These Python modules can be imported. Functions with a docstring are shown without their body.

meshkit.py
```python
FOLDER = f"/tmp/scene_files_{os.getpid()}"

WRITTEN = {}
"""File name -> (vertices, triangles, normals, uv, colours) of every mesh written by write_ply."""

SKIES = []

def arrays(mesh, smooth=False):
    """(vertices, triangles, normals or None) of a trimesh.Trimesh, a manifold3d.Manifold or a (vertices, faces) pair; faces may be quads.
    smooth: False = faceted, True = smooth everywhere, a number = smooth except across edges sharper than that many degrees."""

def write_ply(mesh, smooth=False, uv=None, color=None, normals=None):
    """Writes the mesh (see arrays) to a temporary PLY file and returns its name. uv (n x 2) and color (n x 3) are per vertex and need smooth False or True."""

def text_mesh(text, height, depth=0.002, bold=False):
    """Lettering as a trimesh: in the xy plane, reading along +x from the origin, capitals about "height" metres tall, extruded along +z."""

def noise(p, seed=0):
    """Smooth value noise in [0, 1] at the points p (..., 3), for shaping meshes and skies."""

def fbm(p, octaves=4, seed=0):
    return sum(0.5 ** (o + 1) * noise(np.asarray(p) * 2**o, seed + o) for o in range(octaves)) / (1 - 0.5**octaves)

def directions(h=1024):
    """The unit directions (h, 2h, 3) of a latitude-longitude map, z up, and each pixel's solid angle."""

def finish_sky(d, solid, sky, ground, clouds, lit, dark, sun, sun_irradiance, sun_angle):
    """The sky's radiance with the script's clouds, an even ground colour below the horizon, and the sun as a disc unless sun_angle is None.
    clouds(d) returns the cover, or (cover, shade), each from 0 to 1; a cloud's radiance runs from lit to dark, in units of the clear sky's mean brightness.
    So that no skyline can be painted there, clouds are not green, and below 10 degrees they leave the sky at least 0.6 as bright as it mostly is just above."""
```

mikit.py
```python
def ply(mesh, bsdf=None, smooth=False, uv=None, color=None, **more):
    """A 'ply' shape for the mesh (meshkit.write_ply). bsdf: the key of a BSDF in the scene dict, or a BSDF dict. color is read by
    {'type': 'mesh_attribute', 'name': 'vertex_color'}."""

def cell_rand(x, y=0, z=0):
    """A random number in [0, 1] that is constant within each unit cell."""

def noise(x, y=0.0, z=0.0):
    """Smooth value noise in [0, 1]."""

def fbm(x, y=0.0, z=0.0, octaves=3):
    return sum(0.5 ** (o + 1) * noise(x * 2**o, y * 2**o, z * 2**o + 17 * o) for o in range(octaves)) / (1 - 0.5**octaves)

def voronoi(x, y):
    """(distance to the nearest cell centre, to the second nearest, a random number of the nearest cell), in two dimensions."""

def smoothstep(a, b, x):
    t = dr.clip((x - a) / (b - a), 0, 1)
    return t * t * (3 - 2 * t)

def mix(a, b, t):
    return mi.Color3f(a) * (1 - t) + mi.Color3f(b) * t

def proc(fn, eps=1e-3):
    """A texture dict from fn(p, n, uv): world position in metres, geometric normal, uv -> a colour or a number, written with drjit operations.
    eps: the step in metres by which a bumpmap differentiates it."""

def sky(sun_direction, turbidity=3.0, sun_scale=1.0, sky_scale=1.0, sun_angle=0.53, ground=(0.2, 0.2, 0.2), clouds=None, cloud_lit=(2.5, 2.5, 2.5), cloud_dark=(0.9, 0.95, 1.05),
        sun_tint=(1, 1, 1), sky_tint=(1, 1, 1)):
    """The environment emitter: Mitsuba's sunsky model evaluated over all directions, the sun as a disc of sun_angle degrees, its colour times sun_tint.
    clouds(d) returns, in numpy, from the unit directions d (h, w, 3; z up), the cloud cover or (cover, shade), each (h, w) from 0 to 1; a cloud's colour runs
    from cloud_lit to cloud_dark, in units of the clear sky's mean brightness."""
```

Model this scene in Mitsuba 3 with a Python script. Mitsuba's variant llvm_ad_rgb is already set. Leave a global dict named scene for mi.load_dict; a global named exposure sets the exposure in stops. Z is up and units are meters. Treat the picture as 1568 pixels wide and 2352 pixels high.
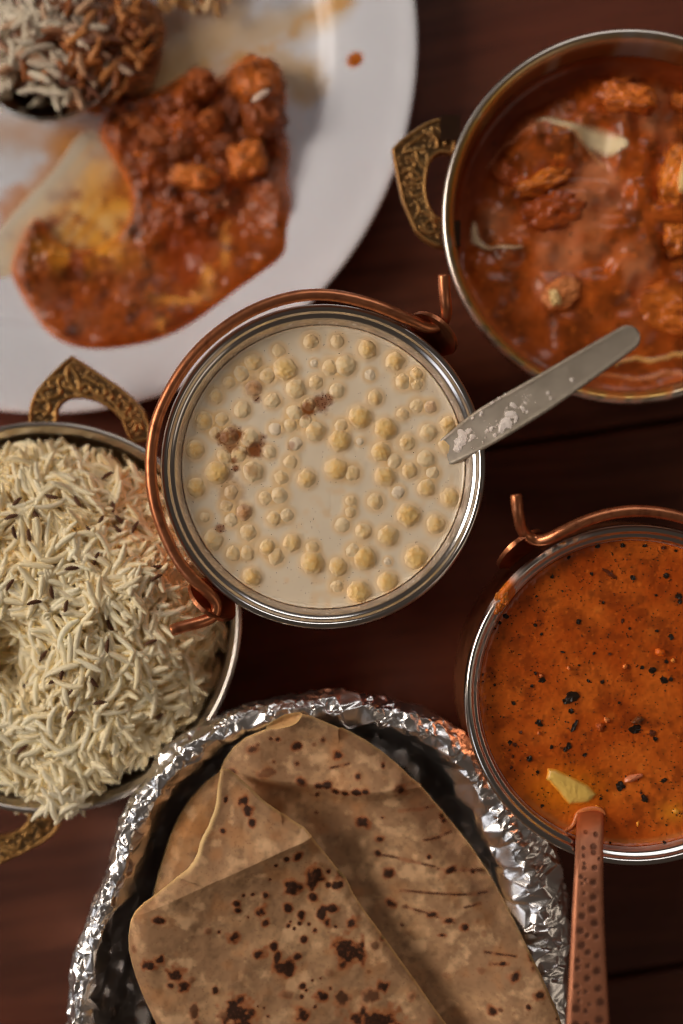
import math
import numpy as np
import trimesh
import mitsuba as mi
import drjit as dr
import mikit
import meshkit
from scipy.spatial import Delaunay, cKDTree
from scipy.interpolate import CubicSpline
import shapely
from shapely.geometry import Polygon, LineString, Point

T = mi.ScalarTransform4f
scene, labels = {'type': 'scene'}, {}
del scene['type']
rng = np.random.default_rng(7)

# ---------------------------------------------------------------- camera, lights, exposure
CAM_H = 0.66            # lens height above the table top
F_PX = 3533.0           # focal length in pixels of a 1568 pixel wide print
FOCUS_Z = 0.072
scene['camera'] = {
    'type': 'thinlens', 'fov': math.degrees(2 * math.atan(784 / F_PX)), 'fov_axis': 'x',
    'aperture_radius': 0.0155, 'focus_distance': CAM_H - FOCUS_Z, 'near_clip': 0.02, 'far_clip': 50.0,
    'to_world': T().look_at(origin=[0, 0, CAM_H], target=[0, 0, 0], up=[0, 1, 0]),
}
exposure = -0.30
# soft daylight from a large window up and to the left, two fainter windows, an added fill light on the right, and the dim warm room itself


def window(key, origin, half, radiance, label):
    scene[key] = {'type': 'rectangle', 'to_world': T().look_at(origin=origin, target=[0, 0, 0.05], up=[0, 0, 1]).scale([*half, 1]),
                  'emitter': {'type': 'area', 'radiance': {'type': 'rgb', 'value': radiance}}}
    labels[key] = {'label': label, 'category': 'window'}


window('window', [-2.15, 0.45, 1.38], [0.62, 0.55], [11.8, 10.5, 9.2], 'large bright daylight window to the left of the table')
window('window_003', [0.35, 2.35, 1.75], [0.85, 0.42], [3.4, 3.3, 3.25], 'wide window beyond the top edge of the table')
window('window_001', [-1.7, -1.15, 1.2], [0.3, 0.45], [2.2, 2.25, 2.4], 'narrow cool window low on the left of the table')
window('window_002', [1.7, -0.9, 1.5], [0.7, 0.3], [1.2, 1.0, 0.8], 'faint warm fill light added out of view on the right of the table')  # added fill panel, not a window of the room
scene['room_glow'] = {'type': 'constant', 'radiance': {'type': 'rgb', 'value': [0.066, 0.051, 0.041]}}


# ---------------------------------------------------------------- helpers
def lin(r, g, b):
    c = np.array([r, g, b], float) / 255
    return np.where(c <= 0.04045, c / 12.92, ((c + 0.055) / 1.055) ** 2.4)


def P(x, y, z):
    """A point at height z, measured on the photograph's 1568 pixel wide print."""
    s = (CAM_H - z) / F_PX
    return np.array([(x - 784) * s, (1175.5 - y) * s, z])


def PP(pts, z):
    return np.array([P(a, b, z)[:2] for a, b in pts])


def mpp(z):
    return (CAM_H - z) / F_PX


def sstep(a, b, x):
    t = np.clip((x - a) / (b - a), 0, 1)
    return t * t * (3 - 2 * t)


def fbm2(x, y, scale, seed=0, octaves=4):
    return meshkit.fbm(np.stack([x * scale, y * scale, np.full_like(x, 0.37 + seed)], -1), octaves=octaves, seed=seed)


def mixc(a, b, t):
    return np.asarray(a) * (1 - t[..., None]) + np.asarray(b) * t[..., None]


def used(name):
    return name in scene or name in labels or any(k.startswith(name + '__') for k in scene)


def numbered(name):
    if not used(name):
        return name
    i = 1
    while used(f'{name}_{i:03d}'):
        i += 1
    return f'{name}_{i:03d}'


counter = {}


def thing(name, label, cat, group=None, kind=None):
    n = counter.get(name, 0)
    counter[name] = n + 1
    key = name if n == 0 else f'{name}_{n:03d}'
    labels[key] = {'label': label, 'category': cat}
    if group:
        labels[key]['group'] = group
    if kind:
        labels[key]['kind'] = kind
    return key


def part(parent, name, mesh, bsdf, smooth=True, color=None, label=None, kind=None, uv=None):
    full = f'{parent}__{name}'
    n = counter.get(full, 0)
    counter[full] = n + 1
    key = full if n == 0 else f'{full}_{n:03d}'
    scene[key] = mikit.ply(mesh, bsdf, smooth=smooth, color=color, uv=uv)
    if label or kind:
        labels[key] = {}
        if label:
            labels[key]['label'] = label
        if kind:
            labels[key]['kind'] = kind
    return key


def lathe(profile, center, n=160):
    """Surface of revolution round the vertical through center; profile is (r, z) pairs. Returns (vertices, quads)."""
    pr = np.array(profile, float)
    a = np.arange(n) * 2 * np.pi / n
    v = np.stack([center[0] + pr[:, None, 0] * np.cos(a), center[1] + pr[:, None, 0] * np.sin(a), np.repeat(pr[:, 1:2], n, 1)], -1).reshape(-1, 3)
    i, j = np.meshgrid(np.arange(len(pr) - 1), np.arange(n), indexing='ij')
    q = np.stack([i * n + j, i * n + (j + 1) % n, (i + 1) * n + (j + 1) % n, (i + 1) * n + j], -1).reshape(-1, 4)
    return v, q


def spline(pts, n):
    p = np.array(pts, float)
    d = np.r_[0, np.cumsum(np.linalg.norm(np.diff(p, axis=0), axis=1))]
    return CubicSpline(d, p)(np.linspace(0, d[-1], n))


def smooth_profile(pts, n):
    """Rounded (r, z) profile through the points."""
    from scipy.interpolate import PchipInterpolator
    p = np.array(pts, float)
    d = np.r_[0, np.cumsum(np.linalg.norm(np.diff(p, axis=0), axis=1))]
    return PchipInterpolator(d, p)(np.linspace(0, d[-1], n))


def tube(path, radius, n=14, flat=None, up=(0, 0, 1)):
    path = np.asarray(path, float)
    m = len(path)
    radius = np.broadcast_to(radius, (m,))
    t = np.gradient(path, axis=0)
    t /= np.linalg.norm(t, axis=1, keepdims=True)
    side = np.cross(t, up)
    side /= np.maximum(np.linalg.norm(side, axis=1, keepdims=True), 1e-9)
    nor = np.cross(side, t)
    a = np.arange(n) * 2 * np.pi / n
    k = 1.0 if flat is None else flat
    rings = path[:, None] + radius[:, None, None] * (side[:, None] * np.cos(a)[None, :, None] + nor[:, None] * (k * np.sin(a))[None, :, None])
    v = np.vstack([rings.reshape(-1, 3), path[:1], path[-1:]])
    f = []
    for i in range(m - 1):
        for j in range(n):
            p, q = i * n + j, i * n + (j + 1) % n
            f += [[p, p + n, q + n], [p, q + n, q]]
    for j in range(n):
        f += [[m * n, j, (j + 1) % n], [m * n + 1, (m - 1) * n + (j + 1) % n, (m - 1) * n + j]]
    f = np.array(f)
    return v, f[:, ::-1]


def rounded_tube(path, radius, n=16, cap=0.6):
    """Tube whose two ends are slightly rounded."""
    path = np.asarray(path, float)
    r = np.full(len(path), radius)
    e0, e1 = path[0] - path[1], path[-1] - path[-2]
    e0, e1 = e0 / np.linalg.norm(e0), e1 / np.linalg.norm(e1)
    p = np.vstack([path[0] + e0 * radius * cap * 0.5, path[0] + e0 * radius * cap * 0.4, path, path[-1] + e1 * radius * cap * 0.4, path[-1] + e1 * radius * cap * 0.5])
    r = np.r_[radius * 0.62, radius * 0.88, r, radius * 0.88, radius * 0.62]
    return tube(p, r, n)


def grid_in(poly, res, seed=0):
    """Points and triangles covering a polygon at a spacing, with its edge followed exactly. Also the distance of every point to the edge."""
    r = np.random.default_rng(seed)
    rings = [poly.exterior] + list(poly.interiors)
    edge = []
    for ring in rings:
        n = max(8, int(ring.length / res))
        edge.append(np.array([ring.interpolate(i / n, normalized=True).coords[0] for i in range(n)]))
    edge = np.vstack(edge)
    x0, y0, x1, y1 = poly.bounds
    xs, ys = np.arange(x0, x1, res), np.arange(y0, y1, res * 0.866)
    gx, gy = np.meshgrid(xs, ys)
    gx = gx + (np.arange(len(ys)) % 2)[:, None] * res * 0.5
    g = np.stack([gx.ravel(), gy.ravel()], -1) + r.uniform(-0.18, 0.18, (gx.size, 2)) * res
    g = g[shapely.contains_xy(poly, g[:, 0], g[:, 1])]
    d, _ = cKDTree(edge).query(g)
    g = g[d > 0.6 * res]
    v = np.vstack([edge, g])
    f = Delaunay(v).simplices
    c = v[f].mean(1)
    f = f[shapely.contains_xy(poly, c[:, 0], c[:, 1])]
    ab, ac = v[f[:, 1]] - v[f[:, 0]], v[f[:, 2]] - v[f[:, 0]]
    area = ab[:, 0] * ac[:, 1] - ab[:, 1] * ac[:, 0]
    f = np.where((area < 0)[:, None], f[:, ::-1], f)[np.abs(area) > 1e-14]
    fine = []
    for ring in rings:
        n = max(16, int(ring.length / (res * 0.25)))
        fine.append(np.array([ring.interpolate(i / n, normalized=True).coords[0] for i in range(n)]))
    d, _ = cKDTree(np.vstack(fine)).query(v)
    d[:len(edge)] = 0
    return v, f, d


def closed(v, f, ztop, zbot):
    """The slab between two heights over a triangulated plan."""
    n = len(v)
    top, bot = np.c_[v, ztop], np.c_[v, zbot]
    e = np.vstack([f[:, [0, 1]], f[:, [1, 2]], f[:, [2, 0]]])
    key = np.sort(e, 1)
    _, idx, cnt = np.unique(key, axis=0, return_index=True, return_counts=True)
    b = e[idx[cnt == 1]]
    walls = np.vstack([np.c_[b[:, 0], b[:, 0] + n, b[:, 1] + n], np.c_[b[:, 0], b[:, 1] + n, b[:, 1]]])
    return np.vstack([top, bot]), np.vstack([f, f[:, ::-1] + n, walls])


def smooth_poly(pts, n=200, close=True):
    p = np.array(pts, float)
    p = np.vstack([p, p[:1]])
    d = np.r_[0, np.cumsum(np.linalg.norm(np.diff(p, axis=0), axis=1))]
    q = CubicSpline(d, p, bc_type='periodic')(np.linspace(0, d[-1], n, endpoint=False))
    return Polygon(q).buffer(0)


def blob(center, radii, seed, rough=0.18, freq=1.6, sub=3, rot=0.0, power=2.0):
    """Lumpy rounded body; power above 2 makes it boxier."""
    m = trimesh.creation.icosphere(subdivisions=sub)
    u = m.vertices
    k = (np.abs(u) ** power).sum(1) ** (-1 / power)
    n = meshkit.fbm(u * freq + seed * 3.1, octaves=4, seed=seed)
    v = u * k[:, None] * (1 + rough * (n - 0.5) * 2)[:, None] * np.asarray(radii)
    c, s = math.cos(rot), math.sin(rot)
    v = np.stack([v[:, 0] * c - v[:, 1] * s, v[:, 0] * s + v[:, 1] * c, v[:, 2]], -1)
    return v + np.asarray(center), m.faces, n, u


# ---------------------------------------------------------------- materials
def principled(key, **k):
    scene[key] = {'type': 'twosided', 'bsdf': {'type': 'principled', **k}}


def rgb(c):
    return {'type': 'rgb', 'value': [float(x) for x in c]}


VC = {'type': 'mesh_attribute', 'name': 'vertex_color'}
principled('matte_food', base_color=VC, roughness=0.62, specular=0.35)
principled('glossy_food', base_color=VC, roughness=0.42, specular=0.32)
principled('wet_food', base_color=VC, roughness=0.28, specular=0.4)
principled('bread_skin', base_color=VC, roughness=0.75, specular=0.25)
principled('rice_skin', base_color=VC, roughness=0.4, specular=0.35)
principled('ceramic', base_color=VC, roughness=0.28, specular=0.5)
principled('steel', base_color=rgb([0.60, 0.565, 0.53]), metallic=1.0, roughness=0.13)
# steel with dried food on it: uv.x says how clean the metal is
principled('stained_steel', base_color=VC, metallic=mikit.proc(lambda p, n, uv: uv.x), roughness=mikit.proc(lambda p, n, uv: uv.y), specular=0.5)
principled('hammered_copper', base_color=VC, metallic=0.75, roughness=0.5, specular=0.4)
principled('brushed_steel', base_color=VC, metallic=0.5, roughness=0.5, specular=0.4)
principled('copper', base_color=VC, metallic=0.9, roughness=0.34, specular=0.5)
principled('brass', base_color=VC, metallic=0.85, roughness=0.36, specular=0.5)
principled('foil', base_color=rgb([0.84, 0.81, 0.79]), metallic=1.0, roughness=0.29)

PLANK_DIR = np.array([1.0, 0.155]) / math.hypot(1, 0.155)
PLANK_NOR = np.array([-PLANK_DIR[1], PLANK_DIR[0]])


def wood_color(p, n, uv):
    a = p.x * float(PLANK_DIR[0]) + p.y * float(PLANK_DIR[1])
    b = p.x * float(PLANK_NOR[0]) + p.y * float(PLANK_NOR[1])
    warp = mikit.fbm(a * 7, b * 20, 3.0, 2) * 0.02
    g = mikit.fbm(a * 14, (b + warp) * 260, 1.0, 3)
    broad = mikit.fbm(a * 5, b * 13, 8.0, 2)
    pores = mikit.smoothstep(0.66, 0.8, mikit.fbm(a * 60, b * 1500, 2.0, 2))
    c = mikit.mix([0.066, 0.0168, 0.0072], [0.102, 0.0285, 0.0122], mikit.smoothstep(0.25, 0.75, g))
    c = mikit.mix(c, [0.140, 0.0265, 0.0100], mikit.smoothstep(0.45, 0.75, broad) * 0.6)
    return c * (1.1 - 0.3 * pores)


principled('wood', base_color=mikit.proc(wood_color), roughness=0.5, specular=0.4)

# ---------------------------------------------------------------- the table
table = thing('table', 'dark red-brown wooden plank table under all the dishes', 'table', kind='structure')
seam = P(1120, 1030, 0)[:2] @ PLANK_NOR
PW = 0.232
for k in (1, 0, -1, -2):
    b0, b1 = seam + k * PW + 0.0011, seam + (k + 1) * PW - 0.0011
    prof = [(b0, -0.03), (b0, -0.0016), (b0 + 0.0004, -0.0006), (b0 + 0.0014, 0.0), (b1 - 0.0014, 0.0), (b1 - 0.0004, -0.0006), (b1, -0.0016), (b1, -0.03)]
    vv = []
    for a in (-0.75, 0.75):
        for b, z in prof:
            q = PLANK_DIR * a + PLANK_NOR * b
            vv.append([q[0], q[1], z])
    n = len(prof)
    ff = [[i, i + n, (i + 1) % n + n, (i + 1) % n] for i in range(n)]
    ff = [[a, b, c] for a, b, c, d in ff] + [[a, c, d] for a, b, c, d in ff]
    ff += [[0, i + 1, i] for i in range(1, n - 1)] + [[n, n + i, n + i + 1] for i in range(1, n - 1)]
    m = trimesh.Trimesh(vv, ff, process=False)
    m.fix_normals()
    part(table, 'plank', m, 'wood', smooth=False)

under = trimesh.creation.box([1.5, 1.1, 0.02])
under.apply_transform(trimesh.transformations.rotation_matrix(math.atan2(PLANK_DIR[1], PLANK_DIR[0]), [0, 0, 1]))
under.apply_translation([0, 0, -0.0402])
part(table, 'added_underlay', under, 'wood', smooth=False)  # unseen board added to block light coming up through the plank gaps

# ---------------------------------------------------------------- dinner plate, upper left
plate = thing('dinner_plate', 'large white dinner plate smeared with curry and yellow oil at the upper left', 'plate')
PC = P(107, 98, 0.02)
prof = smooth_profile([(0.0, 0.0050), (0.060, 0.0050), (0.104, 0.0056), (0.113, 0.0075), (0.119, 0.0112), (0.126, 0.0135), (0.146, 0.0178), (0.1525, 0.0196), (0.1541, 0.0197), (0.1545, 0.0186), (0.1525, 0.0172), (0.120, 0.0085), (0.108, 0.0026), (0.104, 0.0), (0.0, 0.0)], 260)
pv, pq = lathe(prof, PC, 720)
zz = pv[:, 2]
s5 = mpp(0.008)
qx, qy = pv[:, 0] / s5 + 784, 1175.5 - pv[:, 1] / s5
col = np.tile([0.765, 0.770, 0.815], (len(pv), 1))
warp = fbm2(pv[:, 0], pv[:, 1], 60, 3) - 0.5
warp2 = fbm2(pv[:, 0], pv[:, 1], 220, 5) - 0.5


def smear(x, y, w, pts, width, soft, strength, colr, streak=None):
    ls = LineString(pts) if len(pts) > 1 else Point(pts[0])
    d = shapely.distance(shapely.points(x, y), ls) + w * 90
    t = (1 - sstep(width * (1 - soft), width, d)) * strength
    return t, lin(*colr)


up = zz > 0.003
for pts, wd, so, st, cc in [
        ([(330, 190), (470, 120), (600, 70), (760, 20)], 75, 0.8, 0.8, (166, 132, 74)),
        ([(480, 150), (650, 90), (690, 40), (780, 18)], 24, 0.9, 0.9, (170, 122, 46)),
        ([(400, 210), (560, 150), (690, 160), (700, 200)], 66, 0.7, 0.85, (166, 130, 66)),
        ([(300, 210), (400, 100), (520, 20)], 85, 0.9, 0.75, (168, 134, 80)),
        ([(180, 330), (230, 420), (260, 520)], 95, 0.7, 0.95, (168, 104, 20)),
        ([(0, 560), (60, 480), (130, 380), (170, 330)], 62, 0.8, 0.85, (172, 112, 34)),
        ([(20, 520), (60, 600), (130, 560)], 52, 0.7, 0.95, (168, 98, 18)),
        ([(0, 300), (110, 320)], 60, 0.9, 0.7, (160, 116, 70)),
        ([(0, 470), (40, 440)], 26, 0.8, 0.7, (166, 100, 34)),
        ([(0, 615), (30, 612)], 20, 0.7, 0.9, (150, 74, 20))]:
    near = up & (qx > min(p[0] for p in pts) - 200) & (qx < max(p[0] for p in pts) + 200) & (qy > min(p[1] for p in pts) - 200) & (qy < max(p[1] for p in pts) + 200)
    t, c = smear(qx[near], qy[near], warp[near] * 0.9 + warp2[near] * 0.6, pts, wd, so, st, cc)
    col[near] = mixc(col[near], c / 0.62, np.clip(t * (0.8 + 0.8 * warp2[near]), 0, 1))
part(plate, 'dish', (pv, pq), 'ceramic', smooth=True, color=np.clip(col, 0, 0.9))

K = 0.52                 # ratio of what a surface shows in the photograph to its own colour


def food(r, g, b, k=K):
    c = lin(r, g, b) / k
    return c * min(1.0, 0.90 / c.max())


def sauce_colors(x, y, seed, dark=(62, 25, 7), mid=(116, 52, 12), light=(158, 82, 24), pink_sheen=(138, 84, 54), scale=170, sheen_mix=0.4):
    a = fbm2(x, y, scale, seed, 4)
    b = fbm2(x, y, scale * 2.7, seed + 3, 3)
    c = fbm2(x, y, scale * 0.45, seed + 7, 3)
    col = mixc(food(*dark), food(*mid), sstep(0.3, 0.62, a))
    col = mixc(col, food(*light), sstep(0.55, 0.78, b) * 0.7)
    col = mixc(col, food(*pink_sheen), sstep(0.5, 0.75, c) * sheen_mix)  # pink sky sheen on the bumps, painted into the sauce colour
    return col


# --- curry lying on the plate
helping = thing('curry_helping', 'helping of red-brown chunky curry spread across the white plate', 'curry')
outline = [(240, 262), (262, 232), (330, 218), (380, 195), (425, 168), (465, 158), (505, 180), (520, 165), (548, 140), (585, 131), (622, 143), (648, 180), (656, 235), (650, 290), (664, 340), (660, 405), (669, 470), (658, 545), (654, 585), (620, 620), (560, 662), (462, 735), (385, 778), (290, 801), (205, 804), (135, 780), (80, 725), (48, 675), (26, 620), (44, 560), (88, 500), (120, 545), (165, 572), (230, 565), (285, 520), (300, 455), (278, 395), (250, 350), (228, 310)]
zc = 0.0065
poly = smooth_poly(PP(outline, zc), 260)
v, f, d = grid_in(poly, 0.00065, 1)
px, py = v[:, 0] / mpp(zc) + 784, 1175.5 - v[:, 1] / mpp(zc)
lump = fbm2(v[:, 0], v[:, 1], 75, 11, 4)
fine = fbm2(v[:, 0], v[:, 1], 330, 12, 3)
upper = 1 - sstep(470, 600, py + 0.2 * (px - 400))
edge = 1 - np.exp(-d / 0.0022)
h = edge * (0.0022 + upper * (0.009 * sstep(0.28, 0.8, lump) + 0.0016) + (1 - upper) * 0.0022 * sstep(0.3, 0.8, lump) + 0.0018 * (fine - 0.5) * (0.5 + upper))
base_z = np.interp(np.hypot(v[:, 0] - PC[0], v[:, 1] - PC[1]), [0, 0.104, 0.113, 0.119, 0.126, 0.146, 0.1525], [0.0050, 0.0056, 0.0075, 0.0112, 0.0135, 0.0178, 0.0196])
col = sauce_colors(v[:, 0], v[:, 1], 21)
col = mixc(col, food(166, 84, 24), (1 - sstep(0.0, 0.0035, d)) * 0.6)
wet = (1 - upper) * sstep(0.5, 0.7, fbm2(v[:, 0], v[:, 1], 45, 29, 3))
col = mixc(col, food(112, 44, 10), wet * 0.8)
thin = np.exp(-((px - 200) / 90) ** 2 - ((py - 575) / 40) ** 2) * sstep(0.35, 0.6, fbm2(v[:, 0], v[:, 1], 150, 28, 3))
col = mixc(col, food(186, 124, 36), np.clip(thin * 1.2, 0, 1))
for (x, y, rx_, ry_) in [(520, 560, 10, 60), (425, 690, 60, 16), (380, 760, 16, 22), (480, 640, 14, 30)]:
    g_ = np.exp(-((px - x) / rx_) ** 2 - ((py - y) / ry_) ** 2) * sstep(0.35, 0.6, fbm2(v[:, 0], v[:, 1], 260, 27, 3))
    col = mixc(col, food(188, 130, 60), np.clip(g_, 0, 1) * 0.8)
for (x, y) in [(345, 478), (205, 632), (75, 528), (70, 655), (305, 530), (505, 482)]:
    col = mixc(col, food(34, 20, 8), np.exp(-((px - x) ** 2 + (py - y) ** 2) / 60) * 0.9)
mesh = closed(v, f, base_z + np.maximum(h, 0.0003), base_z - 0.0001)
part(helping, 'sauce', mesh, 'wet_food', color=np.vstack([col, col]))


oo = [(-20, 640), (-20, 560), (20, 500), (70, 445), (118, 395), (160, 335), (196, 300), (232, 308), (262, 345), (296, 410), (316, 500), (300, 570), (220, 610), (120, 622), (50, 620)]
op = smooth_poly(PP(oo, 0.006), 160)
ov, of, od = grid_in(op, 0.0009, 4)
ox, oy = ov[:, 0] / mpp(0.006) + 784, 1175.5 - ov[:, 1] / mpp(0.006)
# streaks run up to the right, as if wiped
sa, sb = ox * 0.62 - oy * 0.78, ox * 0.78 + oy * 0.62
st = meshkit.fbm(np.stack([sa / 160, sb / 16, np.zeros_like(sa)], -1), octaves=3, seed=3)
n1 = fbm2(ov[:, 0], ov[:, 1], 170, 33, 3)
oc = mixc(food(176, 124, 46), food(142, 84, 26), sstep(0.35, 0.65, n1))
oc = mixc(oc, food(180, 148, 96), sstep(0.5, 0.72, fbm2(ov[:, 0], ov[:, 1], 90, 36, 3)) * 0.7)
oc = mixc(oc, food(190, 166, 122), np.clip(sstep(0.42, 0.7, st) * (1 - sstep(120, 280, ox)) * 0.6, 0, 1))
oc = mixc(oc, food(110, 50, 16), sstep(0.52, 0.7, n1) * sstep(380, 480, oy) * 0.8)
oc = mixc(oc, np.array([0.68, 0.60, 0.47]), (1 - sstep(0.0, 0.020, od + 0.012 * (st - 0.5) + 0.006 * (n1 - 0.5))) * 0.95 * (1 - sstep(-60, 40, (ox - 190) * 0.75 + (oy - 470) * 0.66)))
ob = np.interp(np.hypot(ov[:, 0] - PC[0], ov[:, 1] - PC[1]), [0, 0.104, 0.113, 0.119], [0.0050, 0.0056, 0.0075, 0.0112])
part(helping, 'oily_smear', closed(ov, of, ob + 0.0003 * (1 - np.exp(-od / 0.006)) + 0.00005, ob - 0.0002), 'glossy_food', color=np.vstack([oc, oc]))


def chunk(parent, x, y, z, rx, ry, rz, seed, rot=0.0, power=3.2, base=(172, 92, 32), dark=(84, 38, 12), name='chunk', bsdf='glossy_food', rough=0.34, label=None, side=0.6, coat=None):
    c = P(x, y, z)
    s = mpp(z)
    bv, bf, n, u = blob(c, (rx * s, ry * s, rz), seed, rough=rough, freq=2.3, sub=4, rot=rot, power=power)
    n2 = meshkit.fbm(u * 5 + seed, octaves=3, seed=seed + 5)
    cc = mixc(food(*base), food(*dark), sstep(0.45, 0.8, n) * 0.8)
    cc = mixc(cc, food(*dark), sstep(0.55, 0.8, n2) * side)
    if coat is not None:
        cc = mixc(food(*coat), cc, sstep(0.15, 0.85, u[:, 2] + 1.4 * (n2 - 0.5)))
    return part(parent, name, (bv, bf), bsdf, color=cc, label=label)


for (x, y, rx, ry, rz, z, sd, rot, pw, bs) in [
        (592, 196, 58, 62, 0.012, 0.0165, 1, 0.2, 2.3, (160, 84, 28)), (606, 270, 48, 46, 0.011, 0.016, 2, 0.5, 2.6, (112, 54, 18)),
        (462, 196, 34, 36, 0.008, 0.0125, 3, 0.1, 2.4, (122, 60, 20)), (568, 372, 42, 44, 0.009, 0.0145, 4, 0.25, 4.0, (170, 92, 32)),
        (452, 412, 60, 30, 0.008, 0.0125, 5, -0.15, 2.6, (172, 96, 38)), (486, 282, 30, 30, 0.008, 0.0115, 6, 0.4, 2.4, (134, 70, 28)),
        (360, 316, 46, 24, 0.006, 0.0098, 7, -0.4, 2.4, (124, 64, 26)), (404, 250, 44, 22, 0.006, 0.009, 8, 0.2, 2.4, (112, 54, 20)),
        (420, 340, 40, 28, 0.006, 0.0092, 9, 0.6, 2.4, (98, 48, 18)), (300, 285, 34, 22, 0.005, 0.009, 10, 0.0, 2.4, (136, 72, 28)),
        (520, 340, 36, 26, 0.007, 0.010, 30, 0.3, 2.3, (88, 42, 16)), (540, 250, 30, 40, 0.007, 0.0105, 31, 0.1, 2.3, (78, 36, 14))]:
    chunk(helping, x, y, z, rx, ry, rz, sd, rot, pw, bs, coat=(92, 44, 14))
w = P(598, 222, 0.0285)
part(helping, 'rice_grain', tube(spline([w + [-0.0032, -0.0022, 0.0006], w + [0, 0, 0.0012], w + [0.0036, 0.0026, 0.0006]], 9), [0.0006, 0.0011, 0.0014, 0.0015, 0.0015, 0.0015, 0.0014, 0.0011, 0.0005], 8), 'rice_skin', color=np.tile(food(190, 168, 150), (9 * 8 + 2, 1)))

drop = thing('sauce_drop', 'single orange drop of sauce on the clean rim of the white plate', 'sauce drop')
dc = P(821, 137, 0.0135)
bv, bf, n, u = blob(dc, (0.0048, 0.0035, 0.0016), 3, rough=0.12, rot=0.35)
part(drop, 'sauce', (bv, bf), 'wet_food', color=mixc(food(150, 78, 18), food(104, 44, 10), sstep(0.4, 0.7, n)))


# ---------------------------------------------------------------- rice grains
def grain_mesh(c, length, width, yaw, pitch, bend, seg=7, n=7):
    t = np.sin(np.linspace(-1, 1, seg) * np.pi / 2)
    d = np.array([math.cos(yaw) * math.cos(pitch), math.sin(yaw) * math.cos(pitch), math.sin(pitch)])
    s = np.array([-math.sin(yaw), math.cos(yaw), 0.0])
    path = c + d * (t * length / 2)[:, None] + s * (bend * length * (1 - t * t))[:, None]
    r = width / 2 * np.maximum(1 - np.abs(t) ** 6.0, 0) ** 0.5 * (1 - 0.22 * t * t)
    r = np.maximum(r, width * 0.2)
    return tube(path, r, n)


def merge(meshes):
    vs, fs, at = [], [], 0
    for v, f in meshes:
        vs.append(v)
        fs.append(f + at)
        at += len(v)
    return np.vstack(vs), np.vstack(fs)


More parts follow.
